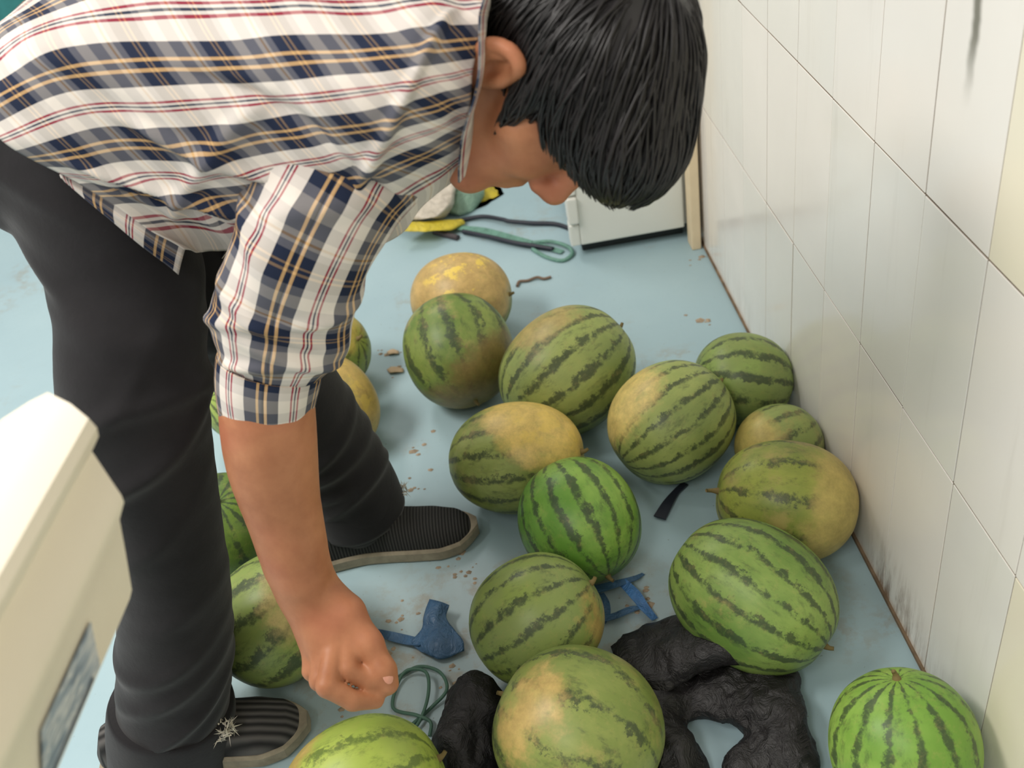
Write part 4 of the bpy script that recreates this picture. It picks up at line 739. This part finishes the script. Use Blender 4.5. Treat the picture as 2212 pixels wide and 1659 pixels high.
# folds: at the near knee, under the seat, stacked above the turn-ups
def foldset(c, n_, span, amp, wid, tilt, ext):
    w_ = 0
    for k in range(n_):
        z0 = c[2] + span * (k / max(1, n_ - 1) - 0.5); sl_ = tilt + rk.normal(0, 0.18)
        d_ = (V[:, 2] - z0 - sl_ * (V[:, 0] - c[0]) - 0.25 * rk.normal() * (V[:, 1] - c[1])) / wid
        m_ = np.exp(-((V[:, 0] - c[0] - rk.normal(0, ext * 0.3)) / ext) ** 2 - ((V[:, 1] - c[1]) / 0.2) ** 2 - ((V[:, 2] - c[2]) / (span * 0.8)) ** 2)
        w_ = w_ + rk.uniform(0.6, 1.2) * amp * np.exp(-d_ * d_) * m_
    return w_
kp = np.array(nl[4]); wrk = foldset(kp, 5, 0.16, 0.010, 0.013, 0.35, 0.09) + foldset(np.array(nl[8]), 4, 0.16, 0.011, 0.012, 0.5, 0.08) + foldset(np.array(nl[1]), 4, 0.2, 0.008, 0.016, -0.5, 0.12) + foldset(np.array(flg[5]), 4, 0.16, 0.012, 0.014, 0.4, 0.09) + foldset(np.array(nl[6]), 2, 0.12, 0.006, 0.014, 0.4, 0.08)
V = V + Nn * (wrk + 0.0035 * sinnoise(V, 17, 16, 3))[:, None]
tr = link('trousers', mesh_np('trousers', V, Fq, TROUSER), man); tr['label'] = 'loose dark charcoal trousers with turned-up hems'
def turnup(C, RA, RB, up):
    Vg, T, A, B = loft(np.array(C, float), RA, RB, up, 24, 60); out = nrm(Vg - catmull(np.array(C, float), 24)[:, None]); Vg = Vg + out * (0.003 * sinnoise(Vg, 33, 30, 2))[..., None]
    o = link('turn_up', mesh_np('turn_up', Vg.reshape(-1, 3), grid_faces(24, 60, True), TROUSER), tr); m_ = o.modifiers.new('s', 'SOLIDIFY'); m_.thickness = 0.003
turnup([(-0.5635, 0.9360, 0.1044), (-0.5618, 0.9360, 0.1093), (-0.5739, 0.9350, 0.0702), (-0.5937, 0.9340, 0.0087), (-0.6075, 0.9330, -0.0359)], [0.074, 0.081, 0.083, 0.083, 0.082], [0.074, 0.082, 0.086, 0.088, 0.088], (0, 1, 0))
turnup([(-0.3183, 1.3060, 0.1502), (-0.3184, 1.3060, 0.1533), (-0.3154, 1.3100, 0.1138), (-0.3120, 1.3120, 0.0672)], [0.064, 0.071, 0.073, 0.073], [0.064, 0.072, 0.075, 0.076], (0, 1, 0))

# shoes: upper, light welt sole, fuzzy tuft at the tongue
SOLE = plain('taupe_sole', srgb(146, 136, 116), 0.8, 0.2, 60)
def shoe(heel, toe, upper_mat, tuft_pts, nm):
    heel = np.array(heel); toe = np.array(toe); Lx = toe - heel; ln = np.linalg.norm(Lx); ax = Lx / ln; sd_ = np.cross([0, 0, 1.0], ax); n_ = 40
    root = empty('shoe', tuple(heel * 0.5 + toe * 0.5)); root.parent = man; root.matrix_parent_inverse = Matrix.Translation(-Vector(man.location)); 
    bpy.context.view_layer.update()
    tt = np.linspace(0, 1, n_); w_ = np.interp(tt, [0, .05, .15, .35, .6, .78, .9, .97, 1], [.012, .028, .036, .036, .044, .048, .040, .024, .008])
    hh = np.interp(tt, [0, .05, .2, .35, .5, .62, .8, .93, 1], [.05, .085, .105, .105, .088, .070, .056, .044, .022])
    off = 0.008 * np.sin(tt * math.pi * 1.6)
    th = np.linspace(0, math.pi, 22)
    Vs = []
    for a, w1, h1, o1 in zip(tt, w_, hh, off):
        for q in th: 
            cx = math.copysign(abs(math.cos(q)) ** 0.75, math.cos(q)); Vs.append(heel + ax * ln * a + sd_ * (o1 + w1 * cx) + np.array([0, 0, 0.022 + (h1 - 0.022) * math.sin(q) ** 0.85]))
    o = link('upper', mesh_np('upper', Vs, grid_faces(n_, 22), upper_mat)); o.parent = root; o.matrix_parent_inverse = root.matrix_world.inverted()
    so = []
    for zq, gr in ((0.0, 0.0), (0.004, 0.0035), (0.022, 0.0045), (0.027, 0.001)):
        ring = [heel + ax * (ln * a + (-0.004 if a == 0 else (0.004 if a == 1 else 0))) + sd_ * (o1 + (w1 + gr)) + np.array([0, 0, zq + 0.006 * max(0, a - 0.85) * 6 * (1 if zq < 0.01 else 0.6)]) for a, w1, o1 in zip(tt, w_, off)]
        ring += [heel + ax * (ln * a + (-0.004 if a == 0 else (0.004 if a == 1 else 0))) + sd_ * (o1 - (w1 + gr)) + np.array([0, 0, zq + 0.006 * max(0, a - 0.85) * 6 * (1 if zq < 0.01 else 0.6)]) for a, w1, o1 in zip(tt[::-1], w_[::-1], off[::-1])]
        so.append(ring)
    so = np.array(so); m_ = so.shape[1]
    Fs = [tuple(f) for f in grid_faces(4, m_, True)] + [tuple(range(m_)), tuple(range(3 * m_, 4 * m_))[::-1]]
    o2 = link('sole', mesh_np('sole', so.reshape(-1, 3), Fs, SOLE, False)); o2.parent = root; o2.matrix_parent_inverse = root.matrix_world.inverted()
    # tuft
    rt = np.random.default_rng(3)
    for grp in tuft_pts:
      Vt = []; Ft = []
      for c in grp:
        for k in range(46):
            d_ = nrm(rt.normal(size=3) + np.array([0.3, -0.3, 0.9])) * rt.uniform(0.008, 0.018); s1 = nrm(np.cross(d_, rt.normal(size=3))) * 0.0012; p = np.array(c) + rt.normal(0, 0.005, 3); q = len(Vt)
            Vt += [p - s1, p + s1, p + np.cross(nrm(d_), s1), p + d_]; Ft += [(q, q + 1, q + 3), (q + 1, q + 2, q + 3), (q + 2, q, q + 3)]
      if Vt:
        o3 = link('lining_tuft', mesh_np('lining_tuft', Vt, Ft, plain('cream_fleece', srgb(214, 206, 190), 0.95), False)); o3.parent = root; o3.matrix_parent_inverse = root.matrix_world.inverted()
    return root
shoe((-0.420, 1.272, 0), (-0.120, 1.288, 0), mat_knit('black_knit', srgb(34, 34, 34), srgb(66, 66, 64), 60), [[(-0.2349, 1.3291, 0.0850)]], 'far')['label'] = 'dark knit shoe with a taupe sole, farther foot'
shoe((-0.690, 0.925, 0), (-0.395, 0.945, 0), mat_knit('ribbed_grey_knit', srgb(40, 40, 40), srgb(92, 90, 88), 26, 'Y'), [[(-0.4848, 0.8980, 0.0850), (-0.4902, 0.8894, 0.0850)], [(-0.5541, 0.8627, 0.0700)]], 'near')['label'] = 'grey ribbed knit shoe, nearer foot'
